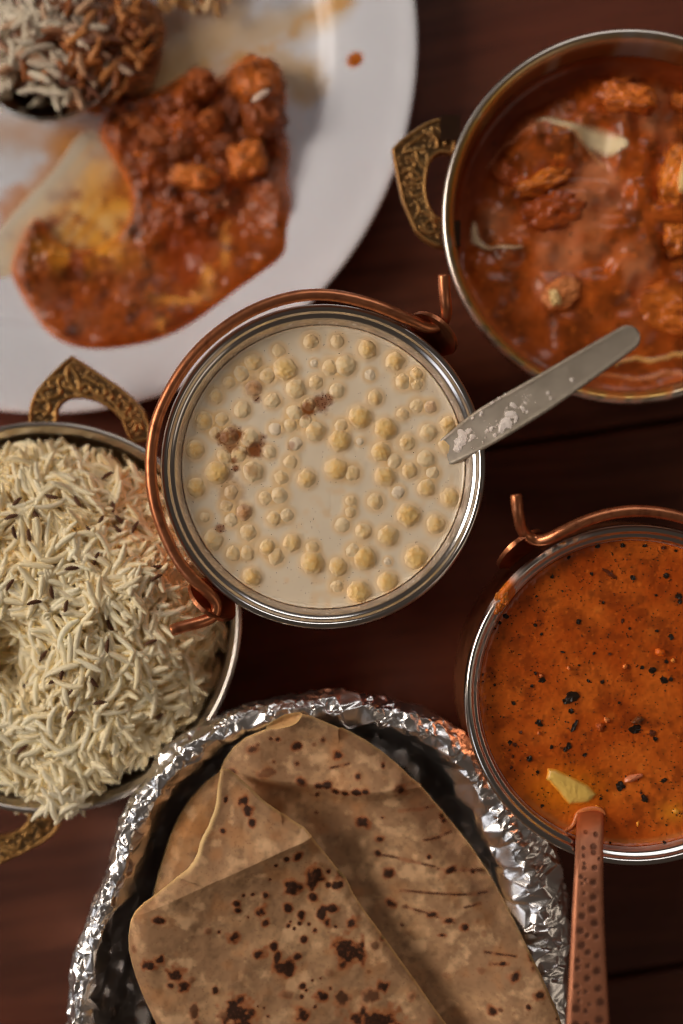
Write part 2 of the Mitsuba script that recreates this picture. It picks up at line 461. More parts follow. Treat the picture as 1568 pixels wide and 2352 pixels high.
# --- serving spoon on the plate, heaped with rice and curry
spoon = thing('serving_spoon', 'steel serving spoon on the white plate, heaped with rice and curry', 'spoon')
SC = P(105, 118, 0.022)
bowl = []
na, nr = 96, 18
rx, ry = 0.0305, 0.0285
vv, ff = [], []
for side, off in ((0, 0.0), (1, -0.0011)):
    for i in range(nr + 1):
        r = i / nr
        for j in range(na):
            a = 2 * np.pi * j / na
            vv.append([SC[0] + rx * r * math.cos(a), SC[1] + ry * r * math.sin(a), 0.0225 - 0.0135 * (1 - r ** 2.4) + off])
N = (nr + 1) * na
for side in (0, 1):
    for i in range(nr):
        for j in range(na):
            a, b = side * N + i * na + j, side * N + i * na + (j + 1) % na
            q = [a, a + na, b + na, b]
            ff.append(q if side == 0 else q[::-1])
for j in range(na):
    a, b = nr * na + j, nr * na + (j + 1) % na
    ff.append([a, a + N, b + N, b])
part(spoon, 'bowl', (np.array(vv), np.array(ff)), 'steel', smooth=30)
ra_ = np.linspace(0, 2 * np.pi, 120)
ring = np.stack([SC[0] + rx * np.cos(ra_), SC[1] + ry * np.sin(ra_), np.full(120, 0.0222)], -1)
part(spoon, 'rim', tube(ring, 0.00085, 8), 'steel', smooth=True)
hp = spline([SC + [-0.024, 0.018, 0.0015], SC + [-0.04, 0.03, 0.006], SC + [-0.08, 0.062, 0.012], SC + [-0.12, 0.095, 0.014]], 30)
part(spoon, 'handle', tube(hp, np.linspace(0.006, 0.009, 30), 14, flat=0.2), 'steel', smooth=30)

srice = thing('spooned_rice', 'white rice partly soaked in brown curry heaped on the serving spoon', 'rice')
grains, gcols, singles = [], [], []
r2 = np.random.default_rng(31)
WH = (np.array([(20, 30), (60, 25), (40, 70), (15, 110), (60, 95), (88, 200), (80, 215), (105, 225), (110, 280), (92, 276), (30, 10), (120, 290), (135, 40), (10, 190)]), None)[0]
for i in range(640):
    x, y = r2.uniform(-40, 345), r2.uniform(-50, 250)
    # the heap reaches past the spoon on the right
    e = ((x - 125) / 225) ** 2 + ((y - 95) / 165) ** 2
    if e > 1.0 or (y > 175 and x > 150 and r2.uniform() < 0.6):
        continue
    if y > 165 and x < 150 and r2.uniform() < 0.72:
        continue
    zt = 0.0150 + 0.0125 * (1 - e) + r2.uniform(-0.003, 0.003)
    yaw = r2.uniform(0, np.pi)
    g = grain_mesh(P(x, y, zt), r2.uniform(0.009, 0.0155), r2.uniform(0.0026, 0.0038), yaw, r2.normal(0, 0.25), r2.uniform(-0.12, 0.12))
    soak = sstep(60, 210, x + 0.25 * (y - 60) + r2.normal(0, 75))
    if y > 170 and x < 130:
        soak = 0.0
    pal = np.array([0.72, 0.62, 0.47]) * r2.uniform(0.85, 1.1)
    brn = food(*[(112, 62, 26), (150, 96, 50), (76, 38, 16), (128, 72, 30)][r2.integers(4)])
    c = pal * (1 - soak) + brn * soak
    singles.append((zt + (0.02 if soak < 0.4 else 0), g, c))
singles.sort(key=lambda t: -t[0])
for z, g, c in singles[:110]:
    part(srice, 'rice_grain', g, 'rice_skin', color=np.tile(c, (len(g[0]), 1)))
rest = [s[1] for s in singles[110:]]
part(srice, 'lower_grains', merge(rest), 'rice_skin', color=np.vstack([np.tile(s[2], (len(s[1][0]), 1)) for s in singles[110:]]), kind='stuff')
bv, bf, n, u = blob(P(140, 78, 0.018), (0.035, 0.026, 0.0080), 5, rough=0.4, sub=5)
part(srice, 'curry_coating', (bv, bf), 'glossy_food', color=sauce_colors(bv[:, 0], bv[:, 1], 5, dark=(46, 24, 9), mid=(86, 48, 18), light=(120, 72, 30), sheen_mix=0.2))
bv, bf, n, u = blob(P(270, 95, 0.012), (0.018, 0.024, 0.009), 8, rough=0.35, sub=5)
part(srice, 'curry_coating', (bv, bf), 'glossy_food', color=sauce_colors(bv[:, 0], bv[:, 1], 9, dark=(60, 30, 11), mid=(106, 60, 22), light=(150, 96, 46), sheen_mix=0.5))

leftover = thing('leftover_rice', 'small blurred pile of curry-stained rice at the top of the white plate', 'rice')
for i in range(46):
    x, y = r2.normal(445, 52), r2.normal(-18, 22)
    g = grain_mesh(P(x, y, 0.008 + r2.uniform(0, 0.008)), r2.uniform(0.007, 0.012), 0.0026, r2.uniform(0, np.pi), r2.normal(0, 0.3), r2.uniform(-0.1, 0.1))
    part(leftover, 'rice_grain', g, 'rice_skin', color=np.tile(food(*[(150, 112, 66), (176, 150, 112), (120, 76, 36)][r2.integers(3)]), (len(g[0]), 1)))


# ---------------------------------------------------------------- engraved brass handles
def handle(parent, outline, z, strokes, seed, thick=0.0042, label=None, tilt=0.0, anchor=None):
    poly = Polygon(PP(outline, z)).buffer(0)
    v, f, d = grid_in(poly, 0.00032, seed)
    px, py = v[:, 0] / mpp(z) + 784, 1175.5 - v[:, 1] / mpp(z)
    border = 0.0014
    inner = sstep(border * 0.75, border * 1.15, d)
    if strokes is not None:
        rel = np.zeros(len(v))
        pts = shapely.points(px, py)
        for st, wd in strokes:
            q = spline([(a, b, 0) for a, b in st], 24)[:, :2] if len(st) > 2 else np.array(st)
            dd = shapely.distance(pts, LineString(q))
            rel = np.maximum(rel, 1 - sstep(wd * 0.45, wd * 1.05, dd))
        n = fbm2(v[:, 0], v[:, 1], 900, seed, 2)
        rel = np.maximum(rel, 0.55 * sstep(0.56, 0.66, n))
    else:
        wx = fbm2(v[:, 0], v[:, 1], 260, seed, 2) * 0.006
        wy = fbm2(v[:, 0], v[:, 1], 260, seed + 4, 2) * 0.006
        n = fbm2(v[:, 0] + wx, v[:, 1] + wy, 420, seed + 9, 2)
        rel = 1 - sstep(0.045, 0.1, np.abs(n - 0.5))
    relief = inner * (-0.00085 + 0.0008 * rel)
    bev = -0.0012 * (1 - np.minimum(d / 0.0007, 1)) ** 2
    lift = 0.0
    if anchor is not None:
        a = P(*anchor, z)[:2]
        lift = tilt * np.linalg.norm(v - a, axis=1)
    ztop = z + relief + bev + lift
    dirt = inner * (1 - rel)
    worn = fbm2(v[:, 0], v[:, 1], 120, seed + 2, 3)
    col = mixc(np.array([0.50, 0.265, 0.085]), np.array([0.15, 0.085, 0.035]), np.clip(dirt * 0.95, 0, 1))
    col = mixc(col, np.array([0.34, 0.155, 0.05]), sstep(0.45, 0.75, worn) * 0.7)
    mesh = closed(v, f, ztop, np.full(len(v), z - thick) + lift)
    side = np.tile([0.38, 0.2, 0.06], (len(v), 1))
    return part(parent, 'handle', mesh, 'brass', smooth=True, color=np.vstack([col, side]), label=label)


# ---------------------------------------------------------------- curry pan, upper right
def px_of(v, z):
    return v[:, 0] / mpp(z) + 784, 1175.5 - v[:, 1] / mpp(z)


pan = thing('curry_pan', 'round metal pan of red curry with a stained brass rim at the upper right', 'pan')
ZR = 0.050
C2 = P(1446, 496, ZR)
R2 = 432 * mpp(ZR)
prof = [(0.0, 0.0), (0.052, 0.0), (0.062, 0.004), (0.0685, 0.016), (0.0715, 0.032), (0.0722, 0.044), (0.0728, 0.0472)]
part(pan, 'body', lathe(smooth_profile(prof, 50), C2), 'copper', color=np.tile([0.50, 0.20, 0.10], (50 * 160, 1)))
# lining with a rolled rim: outer edge, crown, then down the inside
rim = [(0.0728, 0.0472), (0.0741, 0.0474), (R2, 0.0484), (R2 - 0.0003, 0.0497), (R2 - 0.0013, 0.0506), (R2 - 0.0027, 0.0504), (R2 - 0.0040, 0.0492), (R2 - 0.0050, 0.0470), (R2 - 0.0054, 0.0440), (0.0690, 0.040), (0.0682, 0.030), (0.064, 0.013), (0.05, 0.006), (0.0, 0.005)]
pr = smooth_profile(rim, 120)
lv, lq = lathe(pr, C2, 480)
rr = np.hypot(lv[:, 0] - C2[0], lv[:, 1] - C2[1])
ang = np.arctan2(lv[:, 1] - C2[1], lv[:, 0] - C2[0])
nz = fbm2(lv[:, 0], lv[:, 1], 70, 41, 3)
nz2 = fbm2(lv[:, 0], lv[:, 1], 300, 43, 3)
steel = np.array([0.74, 0.69, 0.63])
gold = np.array([0.62, 0.36, 0.10])
sauce = food(98, 50, 18)
inside = sstep(R2 - 0.0034, R2 - 0.0056, rr)
lowleft = sstep(-0.2, 0.7, np.cos(ang - math.radians(215)))
goldness = np.clip(sstep(0.25, 0.45, nz) * (0.7 + 0.7 * lowleft) * sstep(R2 - 0.0010, R2 - 0.0026, rr), 0, 1)
col = mixc(steel, gold, goldness)
col = mixc(col, sauce, np.clip(inside * (0.55 + 0.7 * sstep(0.3, 0.6, nz)), 0, 1))
botm = sstep(0.25, 0.85, np.cos(ang - math.radians(262)))
col = mixc(col, food(150, 76, 20), botm * sstep(0.40, 0.62, nz2) * sstep(R2 + 0.001, R2 - 0.0012, rr) * 0.7)
clean = 1 - np.clip(np.maximum(inside * (0.55 + 0.7 * sstep(0.3, 0.6, nz)), botm * sstep(0.40, 0.62, nz2) * sstep(R2 + 0.001, R2 - 0.0012, rr) * 0.6), 0, 1)
part(pan, 'lining', (lv, lq), 'stained_steel', color=col, uv=np.c_[clean, 0.46 - 0.14 * clean])
ho = [(1052, 300), (1037, 282), (1016, 270), (999, 271), (973, 282), (945, 300), (917, 321), (899, 340), (904, 375), (913, 418), (922, 460), (937, 496), (952, 531), (973, 552), (999, 566), (1030, 572), (1030, 505), (1002, 494), (990, 476), (982, 453), (979, 425), (981, 404), (986, 377), (996, 360), (1013, 351), (1045, 355)]
pan_st = [([(940, 330), (958, 318), (972, 308)], 4), ([(985, 305), (1000, 315), (1005, 335)], 4), ([(1005, 292), (1018, 310), (1022, 330)], 4), ([(930, 348), (955, 345), (975, 340)], 4), ([(956, 350), (962, 370), (975, 385)], 4), ([(935, 362), (948, 368), (952, 380), (940, 386)], 4), ([(925, 395), (945, 392), (962, 402)], 4), ([(945, 400), (955, 412), (968, 408)], 4), ([(935, 425), (950, 422), (966, 425)], 4), ([(944, 440), (952, 450), (966, 445)], 4), ([(955, 462), (962, 478), (958, 492)], 4), ([(968, 485), (985, 492), (995, 505)], 4), ([(975, 515), (990, 505), (1000, 520)], 4), ([(965, 520), (985, 535), (1000, 530)], 4)]
handle(pan, ho, 0.043, pan_st, 3, label='engraved antique brass handle on the left of the pan')
for sgn, yy in ((1, 300), (-1, 540)):
    c = P(1032, yy, 0.040)
    bx = trimesh.creation.box([0.008, 0.010, 0.010])
    bx.apply_translation(c)
    part(pan, 'handle_bracket', bx, 'copper', smooth=False, color=np.tile([0.10, 0.05, 0.03], (8, 1)))

pcurry = thing('paneer_curry', 'red-orange curry with paneer chunks and a cream swirl filling the pan', 'curry')
ZS = 0.0345
poly = Point(*C2[:2]).buffer(0.0686, 96)
v, f, d = grid_in(poly, 0.00062, 5)
px, py = px_of(v, ZS)
arc = np.array([(849 + a * .4583, b * .4583) for a, b in [(560, 1000), (610, 860), (680, 700), (780, 580), (900, 510), (1030, 450), (1150, 380), (1280, 345), (1420, 370), (1568, 420), (1800, 480), (2000, 640), (2150, 900), (2150, 2000), (500, 2000), (400, 1500)]])
mound = Polygon(arc).buffer(0)
inn = shapely.contains_xy(mound, px, py)
dm = np.where(inn, 1, -1) * shapely.distance(shapely.points(px, py), mound.exterior)
mfac = sstep(-12, 40, dm + 40 * (fbm2(v[:, 0], v[:, 1], 120, 50, 2) - 0.5))
lump = fbm2(v[:, 0], v[:, 1], 66, 51, 2)
fine = fbm2(v[:, 0], v[:, 1], 260, 52, 3)
low = sstep(560, 700, py)
amp = mfac * (1 - 0.65 * low)
h = ZS - 0.0045 + mfac * 0.0045 + amp * 0.0075 * (sstep(0.3, 0.7, lump) - 0.3) + (0.35 + 0.65 * amp) * 0.0010 * (fine - 0.5)
h = h + 0.0035 * np.exp(-d / 0.0016)
col = sauce_colors(v[:, 0], v[:, 1], 61, dark=(84, 37, 9), mid=(140, 64, 17), light=(172, 92, 32), pink_sheen=(178, 116, 80), scale=150, sheen_mix=0.55)
oil = food(96, 34, 8)
col = mixc(col, oil, (1 - mfac) * 0.85)
col = mixc(col, food(140, 62, 15), low * (1 - amp) * 0.35)
col = mixc(col, food(146, 84, 48), np.exp(-d / 0.002) * low * 0.6)
# cream poured on top, soft at its edges
CREAM = [([(835, 605), (900, 598), (980, 630), (1060, 665), (1140, 705), (1210, 725), (1265, 737)], [3, 9, 15, 24, 34, 32, 12], (248, 226, 182), 1.0), ([(950, 640), (1040, 690), (1100, 760), (1185, 830)], [4, 4, 3, 2], (190, 140, 90), 0.8),
         ([(525, 1120), (525, 1170), (545, 1220), (590, 1240), (670, 1245), (760, 1240)], [6, 11, 11, 6, 5, 3], (244, 214, 172), 1.0), ([(1230, 1830), (1290, 1800), (1400, 1805), (1500, 1785), (1600, 1770)], [4, 7, 7, 8, 6], (206, 160, 92), 0.9),
         ([(1060, 1900), (1200, 1880), (1330, 1900), (1480, 1870), (1600, 1880)], [4, 8, 6, 9, 5], (172, 110, 68), 0.7), ([(600, 830), (690, 720), (800, 640), (900, 600)], [3, 4, 4, 3], (176, 116, 84), 0.6)]
creamy = np.zeros(len(v))
cw1, cw2 = (fbm2(v[:, 0], v[:, 1], 200, 58, 3) - 0.5) * 20, (fbm2(v[:, 0], v[:, 1], 200, 59, 3) - 0.5) * 20
for pts, ws, cc_, st_ in CREAM:
    q = spline([(849 + a * .4583, b * .4583, w_) for (a, b), w_ in zip(pts, ws)], 40)
    dd, ii = cKDTree(q[:, :2]).query(np.c_[px + cw1, py + cw2])
    m_ = (1 - sstep(0.35, 1.25, dd / np.maximum(q[ii, 2] * 0.85, 1.8))) * st_
    col = mixc(col, food(*cc_), m_)
    creamy = np.maximum(creamy, m_)
h = h + 0.0006 * creamy
# flecks of herb
fl = np.random.default_rng(8)
for i in range(70):
    x, y = fl.uniform(1040, 1568), fl.uniform(190, 880)
    col = mixc(col, food(38, 20, 8), np.exp(-(((px - x) / 4) ** 2 + ((py - y) / 4) ** 2)) * fl.uniform(0.3, 0.9))
mesh = closed(v, f, h, np.full(len(v), 0.02))
part(pcurry, 'sauce', mesh, 'wet_food', color=np.vstack([col, col]))
Hs = cKDTree(v)


def on_curry(x, y):
    p = P(x, y, ZS)
    return h[Hs.query(p[:2])[1]]


def c2(a, b):
    return 849 + a * .4583, b * .4583


for (a, b, ra, rb, rz, sd, rot, pw, bs) in [
        (1290, 510, 140, 78, 0.009, 11, -0.12, 3.2, (176, 94, 34)), (1250, 440, 70, 45, 0.006, 18, 0.2, 3, (138, 70, 24)), (1560, 525, 75, 50, 0.007, 12, 0, 3, (172, 94, 34)),
        (1530, 900, 105, 165, 0.011, 13, -0.2, 2.8, (184, 106, 38)), (870, 910, 165, 60, 0.007, 14, 0.35, 2.3, (166, 92, 30)),
        (1540, 1180, 95, 110, 0.008, 15, 0.3, 3.5, (168, 92, 32)), (1520, 1560, 190, 130, 0.010, 16, -0.1, 2.8, (170, 90, 30)),
        (700, 880, 80, 90, 0.005, 17, 0.4, 2.4, (140, 66, 28)), (930, 1060, 150, 90, 0.006, 19, 0.1, 2.3, (130, 58, 20))]:
    x, y = c2(a, b)
    chunk(pcurry, x, y, on_curry(x, y) - rz * 0.5, ra * .4583, rb * .4583, rz, sd, rot, pw, bs, dark=(120, 52, 14), side=0.7, rough=0.42, bsdf='wet_food', coat=(104, 42, 10))
x, y = c2(960, 1470)
chunk(pcurry, x, y, on_curry(x, y), 44, 34, 0.004, 21, 0.5, 2.2, (170, 104, 58), dark=(140, 66, 22), name='chunk')
x, y = c2(925, 1490)
chunk(pcurry, x, y, on_curry(x, y) + 0.002, 13, 21, 0.003, 22, 0.3, 2.5, (206, 176, 120), dark=(180, 120, 60), name='paneer_piece', side=0.2)
x, y = c2(1560, 880)
chunk(pcurry, x + 14, y, on_curry(x, y) + 0.008, 18, 40, 0.005, 23, -0.2, 3, (200, 168, 110), dark=(170, 100, 40), name='paneer_piece', side=0.3)


def ribbon(parent, pts, widths, height, base, color, name='cream', seed=0, bsdf='wet_food', n=60):
    """Soft raised strip lying on a surface: pts in photograph pixels, widths in pixels, base(x, y) gives the surface height."""
    q = spline([(a, b, w) for (a, b), w in zip(pts, widths)], n)
    z0 = np.array([base(a, b) for a, b, _ in q])
    path = np.array([P(a, b, zz + height * 0.2) for (a, b, _), zz in zip(q, z0)])
    r = np.maximum(q[:, 2], 0.8) * mpp(0.04)
    k = np.minimum(1, height / np.maximum(r, 1e-6))
    m = 12
    t = np.gradient(path, axis=0)
    t /= np.linalg.norm(t, axis=1, keepdims=True)
    s = np.cross(t, [0, 0, 1.0])
    s /= np.linalg.norm(s, axis=1, keepdims=True)
    a = np.arange(m) * 2 * np.pi / m
    rings = path[:, None] + s[:, None] * (r[:, None] * np.cos(a))[..., None] + np.array([0, 0, 1.0]) * ((r * k)[:, None] * np.sin(a))[..., None]
    vv = np.vstack([rings.reshape(-1, 3), path[:1], path[-1:]])
    ff = []
    for i in range(n - 1):
        for j in range(m):
            p0, p1 = i * m + j, i * m + (j + 1) % m
            ff += [[p0, p1, p1 + m], [p0, p1 + m, p0 + m]]
    for j in range(m):
        ff += [[n * m, (j + 1) % m, j], [n * m + 1, (n - 1) * m + j, (n - 1) * m + (j + 1) % m]]
    cc = np.tile(food(*color), (len(vv), 1)) * (0.92 + 0.14 * rng.random(len(vv)))[:, None]
    return part(parent, name, (vv, np.array(ff)), bsdf, color=np.clip(cc, 0, 0.92))


# ---------------------------------------------------------------- copper-bottomed pots with a wire bail
def copper_colors(v, seed, scale=300):
    a = fbm2(v[:, 0] + v[:, 2] * 0.7, v[:, 1] - v[:, 2] * 0.4, scale, seed, 4)
    b = fbm2(v[:, 0] + v[:, 2], v[:, 1], scale * 3, seed + 3, 3)
    c = mixc(np.array([0.60, 0.215, 0.095]), np.array([0.36, 0.11, 0.05]), sstep(0.45, 0.75, a))
    return mixc(c, np.array([0.72, 0.33, 0.18]), sstep(0.55, 0.8, b) * 0.6)


def pot(key, center, R, z_rim, inner_r, level, stain=None):
    """Copper outside, steel lining rolled over the top."""
    out = [(0.0, 0.0), (0.034, 0.0), (0.042, 0.0015), (0.052, 0.008), (0.0605, 0.020), (R + 0.0007, 0.036), (R + 0.0004, 0.050), (R - 0.0018, 0.062), (R - 0.0030, 0.068), (R - 0.0028, z_rim - 0.0045)]
    cv, cq = lathe(smooth_profile(out, 90), center, 240)
    # hammered dents
    a = np.arctan2(cv[:, 1] - center[1], cv[:, 0] - center[0])
    hm = meshkit.noise(np.stack([a * 9, cv[:, 2] * 160, np.zeros(len(a))], -1), 5)
    rad = np.hypot(cv[:, 0] - center[0], cv[:, 1] - center[1])
    k = 1 - 0.0006 * np.abs(hm - 0.5) * 2 / np.maximum(rad, 0.01)
    cv[:, :2] = center[:2] + (cv[:, :2] - center[:2]) * k[:, None]
    part(key, 'body', (cv, cq), 'copper', color=copper_colors(cv, 3))
    zr = z_rim
    ins = [(R - 0.0028, zr - 0.0050), (R - 0.0008, zr - 0.0043), (R, zr - 0.0026), (R - 0.0004, zr - 0.0009), (R - 0.0016, zr), (R - 0.0028, zr - 0.0006), (R - 0.0037, zr - 0.0022), (R - 0.0046, zr - 0.0026), (R - 0.0052, zr - 0.0032), (inner_r + 0.0003, level + 0.001), (inner_r - 0.001, level - 0.006), (inner_r - 0.008, 0.03), (0.03, 0.008), (0.0, 0.006)]
    pr = smooth_profile(ins, 150)
    lv, lq = lathe(pr, center, 480)
    rr = np.hypot(lv[:, 0] - center[0], lv[:, 1] - center[1])
    col = np.tile([0.60, 0.565, 0.53], (len(lv), 1))
    if stain is not None:
        col = stain(lv, rr, col)
    clean = np.ones(len(lv))
    if stain is not None:
        clean = 1 - np.clip(np.abs(col - np.array([0.60, 0.565, 0.53])).sum(1) * 2.2, 0, 1)
    part(key, 'lining', (lv, lq), 'stained_steel', color=col, uv=np.c_[clean, 0.42 - 0.25 * clean])


def ear(key, center, dirpx, R, z_rim, seed, z0=0.056):
    n = np.array([dirpx[0], -dirpx[1]], float)
    n /= np.linalg.norm(n)
    t = np.array([-n[1], n[0]])
    hw, hh = 0.0108, 0.0185
    # outline in (u, v): tapering stem below, round head above
    o = [(-0.0065, 0), (0.0065, 0), (0.0085, 0.004), (hw, 0.0085)] + [(hw * math.cos(a), 0.0085 + (hh - 0.0085) * math.sin(a)) for a in np.linspace(0.15, math.pi - 0.15, 18)] + [(-hw, 0.0085), (-0.0085, 0.004)]
    ring = Polygon(o).buffer(0)
    v, f, d = grid_in(ring, 0.0007, seed)
    off = R + 0.0006 + 0.45 * v[:, 1]
    zz = z0 + (z_rim - z0 + 0.0015) * (v[:, 1] / hh)
    N = np.array([n[0], n[1], -0.42])
    N /= np.linalg.norm(N)
    pos = np.c_[center[0] + n[0] * off + t[0] * v[:, 0], center[1] + n[1] * off + t[1] * v[:, 0], zz]
    th = 0.0017
    m = closed(v, f, np.zeros(len(v)), np.zeros(len(v)))
    vv = np.vstack([pos + N * th / 2, pos - N * th / 2])
    mesh = trimesh.Trimesh(vv, m[1], process=False)
    part(key, 'ear', mesh, 'copper', smooth=False, color=copper_colors(vv, seed, 200) * np.r_[np.full(len(v), 1.15), np.full(len(v), 0.5)][:, None])  # inner face darkened in colour for the shade beside the pot
    # bracket that joins the ear to the wall
    bx = trimesh.creation.box([0.008, 0.014, 0.004])
    bx.apply_transform(trimesh.transformations.rotation_matrix(math.atan2(n[1], n[0]), [0, 0, 1]))
    bx.apply_translation([center[0] + n[0] * (R - 0.0014), center[1] + n[1] * (R - 0.0014), z0 + 0.001])
    part(key, 'ear_bracket', bx, 'copper', smooth=False, color=np.tile([0.16, 0.07, 0.04], (8, 1)))


def bail(key, pts, radius=0.00225):
    path = spline([P(*q) for q in pts], 260)
    v, f = rounded_tube(path, radius, 18)
    w = meshkit.fbm(v * 260, octaves=2, seed=4)[:, None] - 0.5
    part(key, 'bail_handle', (v, f), 'copper', smooth=30 and True, color=copper_colors(v, 8, 420))


ZP = 0.078
LEVEL = 0.0705
C1 = P(742, 1071, ZP)
R1 = 375 * mpp(ZP)
pot1 = thing('serving_pot', 'steel-lined copper pot in the middle with its bail lying round the upper left', 'pot')
lab_inner = R1 - 0.0076


def raita_stain(lv, rr, col):
    nz = fbm2(lv[:, 0], lv[:, 1], 500, 71, 3)
    nz3 = fbm2(lv[:, 0], lv[:, 1], 1500, 73, 2)
    inside = sstep(R1 - 0.0050, R1 - 0.0062, rr) * (lv[:, 2] > 0.05)
    col = mixc(col, food(150, 138, 126), np.clip(inside * (0.35 + 0.8 * sstep(0.35, 0.62, nz)), 0, 0.9))
    return mixc(col, food(190, 180, 168), inside * sstep(0.62, 0.72, nz3) * 0.8)


pot(pot1, C1, R1, ZP, lab_inner, LEVEL, raita_stain)
ear(pot1, C1, (268, -326), R1, ZP, 31)
ear(pot1, C1, (-262, 312), R1, ZP, 32)
bail(pot1, [(1019, 634, .083), (1020, 662, .0825), (1023, 695, .081), (1024, 722, .0775), (1013, 743, .0745), (990, 752, .0745), (958, 742, .077), (925, 727, .079), (870, 704, .0805), (812, 687, .0805), (760, 678, .0805), (700, 678, .0805), (640, 690, .0805), (580, 713, .0805), (520, 749, .0805), (470, 790, .0805), (425, 841, .0805), (390, 897, .0805), (362, 960, .0805), (348, 1030, .0805), (347, 1100, .0805), (360, 1175, .0805), (384, 1240, .0805), (420, 1302, .080), (455, 1340, .079), (485, 1368, .077), (497, 1391, .0755), (491, 1412, .0755), (470, 1425, .077), (435, 1435, .0785), (396, 1447, .079)])

raita = thing('boondi_raita', 'pale yogurt with round golden boondi balls filling the middle copper pot', 'yogurt dish')
BO = np.array([(755, 345, 40, 0.25, 0), (870, 345, 38, 0.2, 0), (615, 385, 35, 0.3, 0), (1000, 380, 45, 0.5, 0), (1120, 430, 46, 0.5, 0), (505, 437, 44, 0.35, 0), (645, 465, 54, 0.5, 0), (905, 452, 50, 0.55, 1), (770, 440, 22, 0.4, 2), (1215, 490, 36, 0.5, 0), (1215, 530, 33, 0.5, 0), (402, 522, 34, 0.35, 0), (343, 582, 40, 0.35, 0), (508, 548, 42, 0.45, 3), (690, 550, 46, 0.6, 1), (590, 603, 38, 0.45, 1), (458, 642, 41, 0.5, 1), (685, 655, 40, 0.5, 1), (1035, 590, 38, 0.5, 0), (1012, 490, 32, 0.15, 2), (1275, 628, 36, 0.25, 3), (293, 690, 46, 0.5, 0), (970, 675, 53, 0.6, 0), (1155, 660, 32, 0.35, 0), (1080, 725, 51, 0.6, 0), (1265, 740, 41, 0.5, 1), (1352, 705, 40, 0.6, 0), (775, 735, 47, 0.55, 1), (883, 775, 49, 0.6, 0), (400, 755, 45, 0.5, 1), (490, 765, 42, 0.5, 1), (600, 725, 36, 0.25, 2), (252, 815, 47, 0.5, 0), (575, 825, 35, 0.35, 1), (690, 790, 36, 0.25, 2), (970, 780, 22, 0.4, 2), (1175, 785, 41, 0.4, 0), (1060, 825, 47, 0.55, 0), (1255, 855, 43, 0.5, 1), (1185, 905, 40, 0.5, 0), (868, 900, 52, 0.6, 0), (350, 915, 54, 0.6, 0), (258, 980, 47, 0.55, 0), (505, 910, 50, 0.4, 1), (628, 935, 40, 0.25, 0), (738, 942, 43, 0.5, 0), (1080, 930, 47, 0.55, 0), (1258, 980, 43, 0.5, 0), (1362, 1025, 44, 0.55, 0), (1135, 1000, 35, 0.3, 2), (930, 1040, 32, 0.35, 0), (928, 1085, 32, 0.35, 0), (1035, 1040, 43, 0.3, 0), (560, 1025, 38, 0.25, 0), (465, 1088, 41, 0.45, 3), (597, 1112, 38, 0.4, 0), (410, 1000, 44, 0.08, 0), (1180, 1100, 53, 0.55, 0), (1298, 1140, 47, 0.5, 0), (985, 1170, 41, 0.35, 0), (1090, 1190, 50, 0.4, 0), (330, 1210, 48, 0.45, 1), (295, 1110, 35, 0.05, 0), (420, 1265, 40, 0.35, 0), (480, 1262, 38, 0.3, 0), (568, 1240, 43, 0.45, 0), (675, 1220, 43, 0.45, 0), (763, 1305, 52, 0.6, 0), (875, 1325, 46, 0.5, 0), (990, 1285, 52, 0.6, 0), (1215, 1285, 56, 0.6, 0), (1090, 1300, 22, 0.4, 2), (498, 1370, 44, 0.5, 0), (965, 1435, 52, 0.6, 0), (1090, 1390, 49, 0.6, 0)], float)
ex = np.random.default_rng(44)
extra_b = []
while len(extra_b) < 30:
    a_, b_ = ex.uniform(230, 1400), ex.uniform(330, 1450)
    if np.hypot(a_ - 810, b_ - 888) > 560 or (650 < a_ < 860 and 980 < b_ < 1230) or (520 < a_ < 720 and b_ > 1330):
        continue
    cur = np.vstack([BO[:, :2]] + [np.array(extra_b)[:, :2]] if extra_b else [BO[:, :2]])
    if np.hypot(cur[:, 0] - a_, cur[:, 1] - b_).min() > 52:
        extra_b.append((a_, b_, ex.uniform(36, 46), ex.uniform(0.15, 0.38), ex.choice([0, 0, 1])))
BO = np.vstack([BO, np.array(extra_b)])
bxp, byp = 313.6 + BO[:, 0] * .5292, 601 + BO[:, 1] * .5292
br = BO[:, 2] * .5292 * mpp(LEVEL) * 1.17
bpos = np.array([P(a, b, LEVEL + 0.001) for a, b in zip(bxp, byp)])
poly = Point(*C1[:2]).buffer(lab_inner, 96)
v, f, d = grid_in(poly, 0.00042, 9)
px, py = px_of(v, LEVEL)
h = LEVEL + 0.0011 * np.exp(-d / 0.0012) + 0.0005 * (fbm2(v[:, 0], v[:, 1], 110, 81, 3) - 0.5)
for (p, r, e) in zip(bpos, br, BO[:, 3]):
    q = np.hypot(v[:, 0] - p[0], v[:, 1] - p[1])
    h = h + 0.0004 * np.exp(-np.maximum(q - r * 0.85, 0) / 0.0009) * (0.4 + e)
milk = mixc(food(216, 200, 176), food(204, 186, 160), fbm2(v[:, 0], v[:, 1], 60, 83, 3))
milk = mixc(milk, food(178, 148, 108), sstep(0.55, 0.8, fbm2(v[:, 0], v[:, 1], 190, 84, 3)) * 0.5)
for (x, y), r in zip(zip(bxp, byp), BO[:, 2] * .5292):
    q = np.hypot(px - x, py - y)
    milk = mixc(milk, food(186, 152, 102), 0.6 * (1 - sstep(r * 0.8, r * 1.6, q)))
speck = fbm2(v[:, 0], v[:, 1], 1400, 86, 2)
milk = mixc(milk, food(120, 84, 50), sstep(0.74, 0.86, speck) * 0.7)
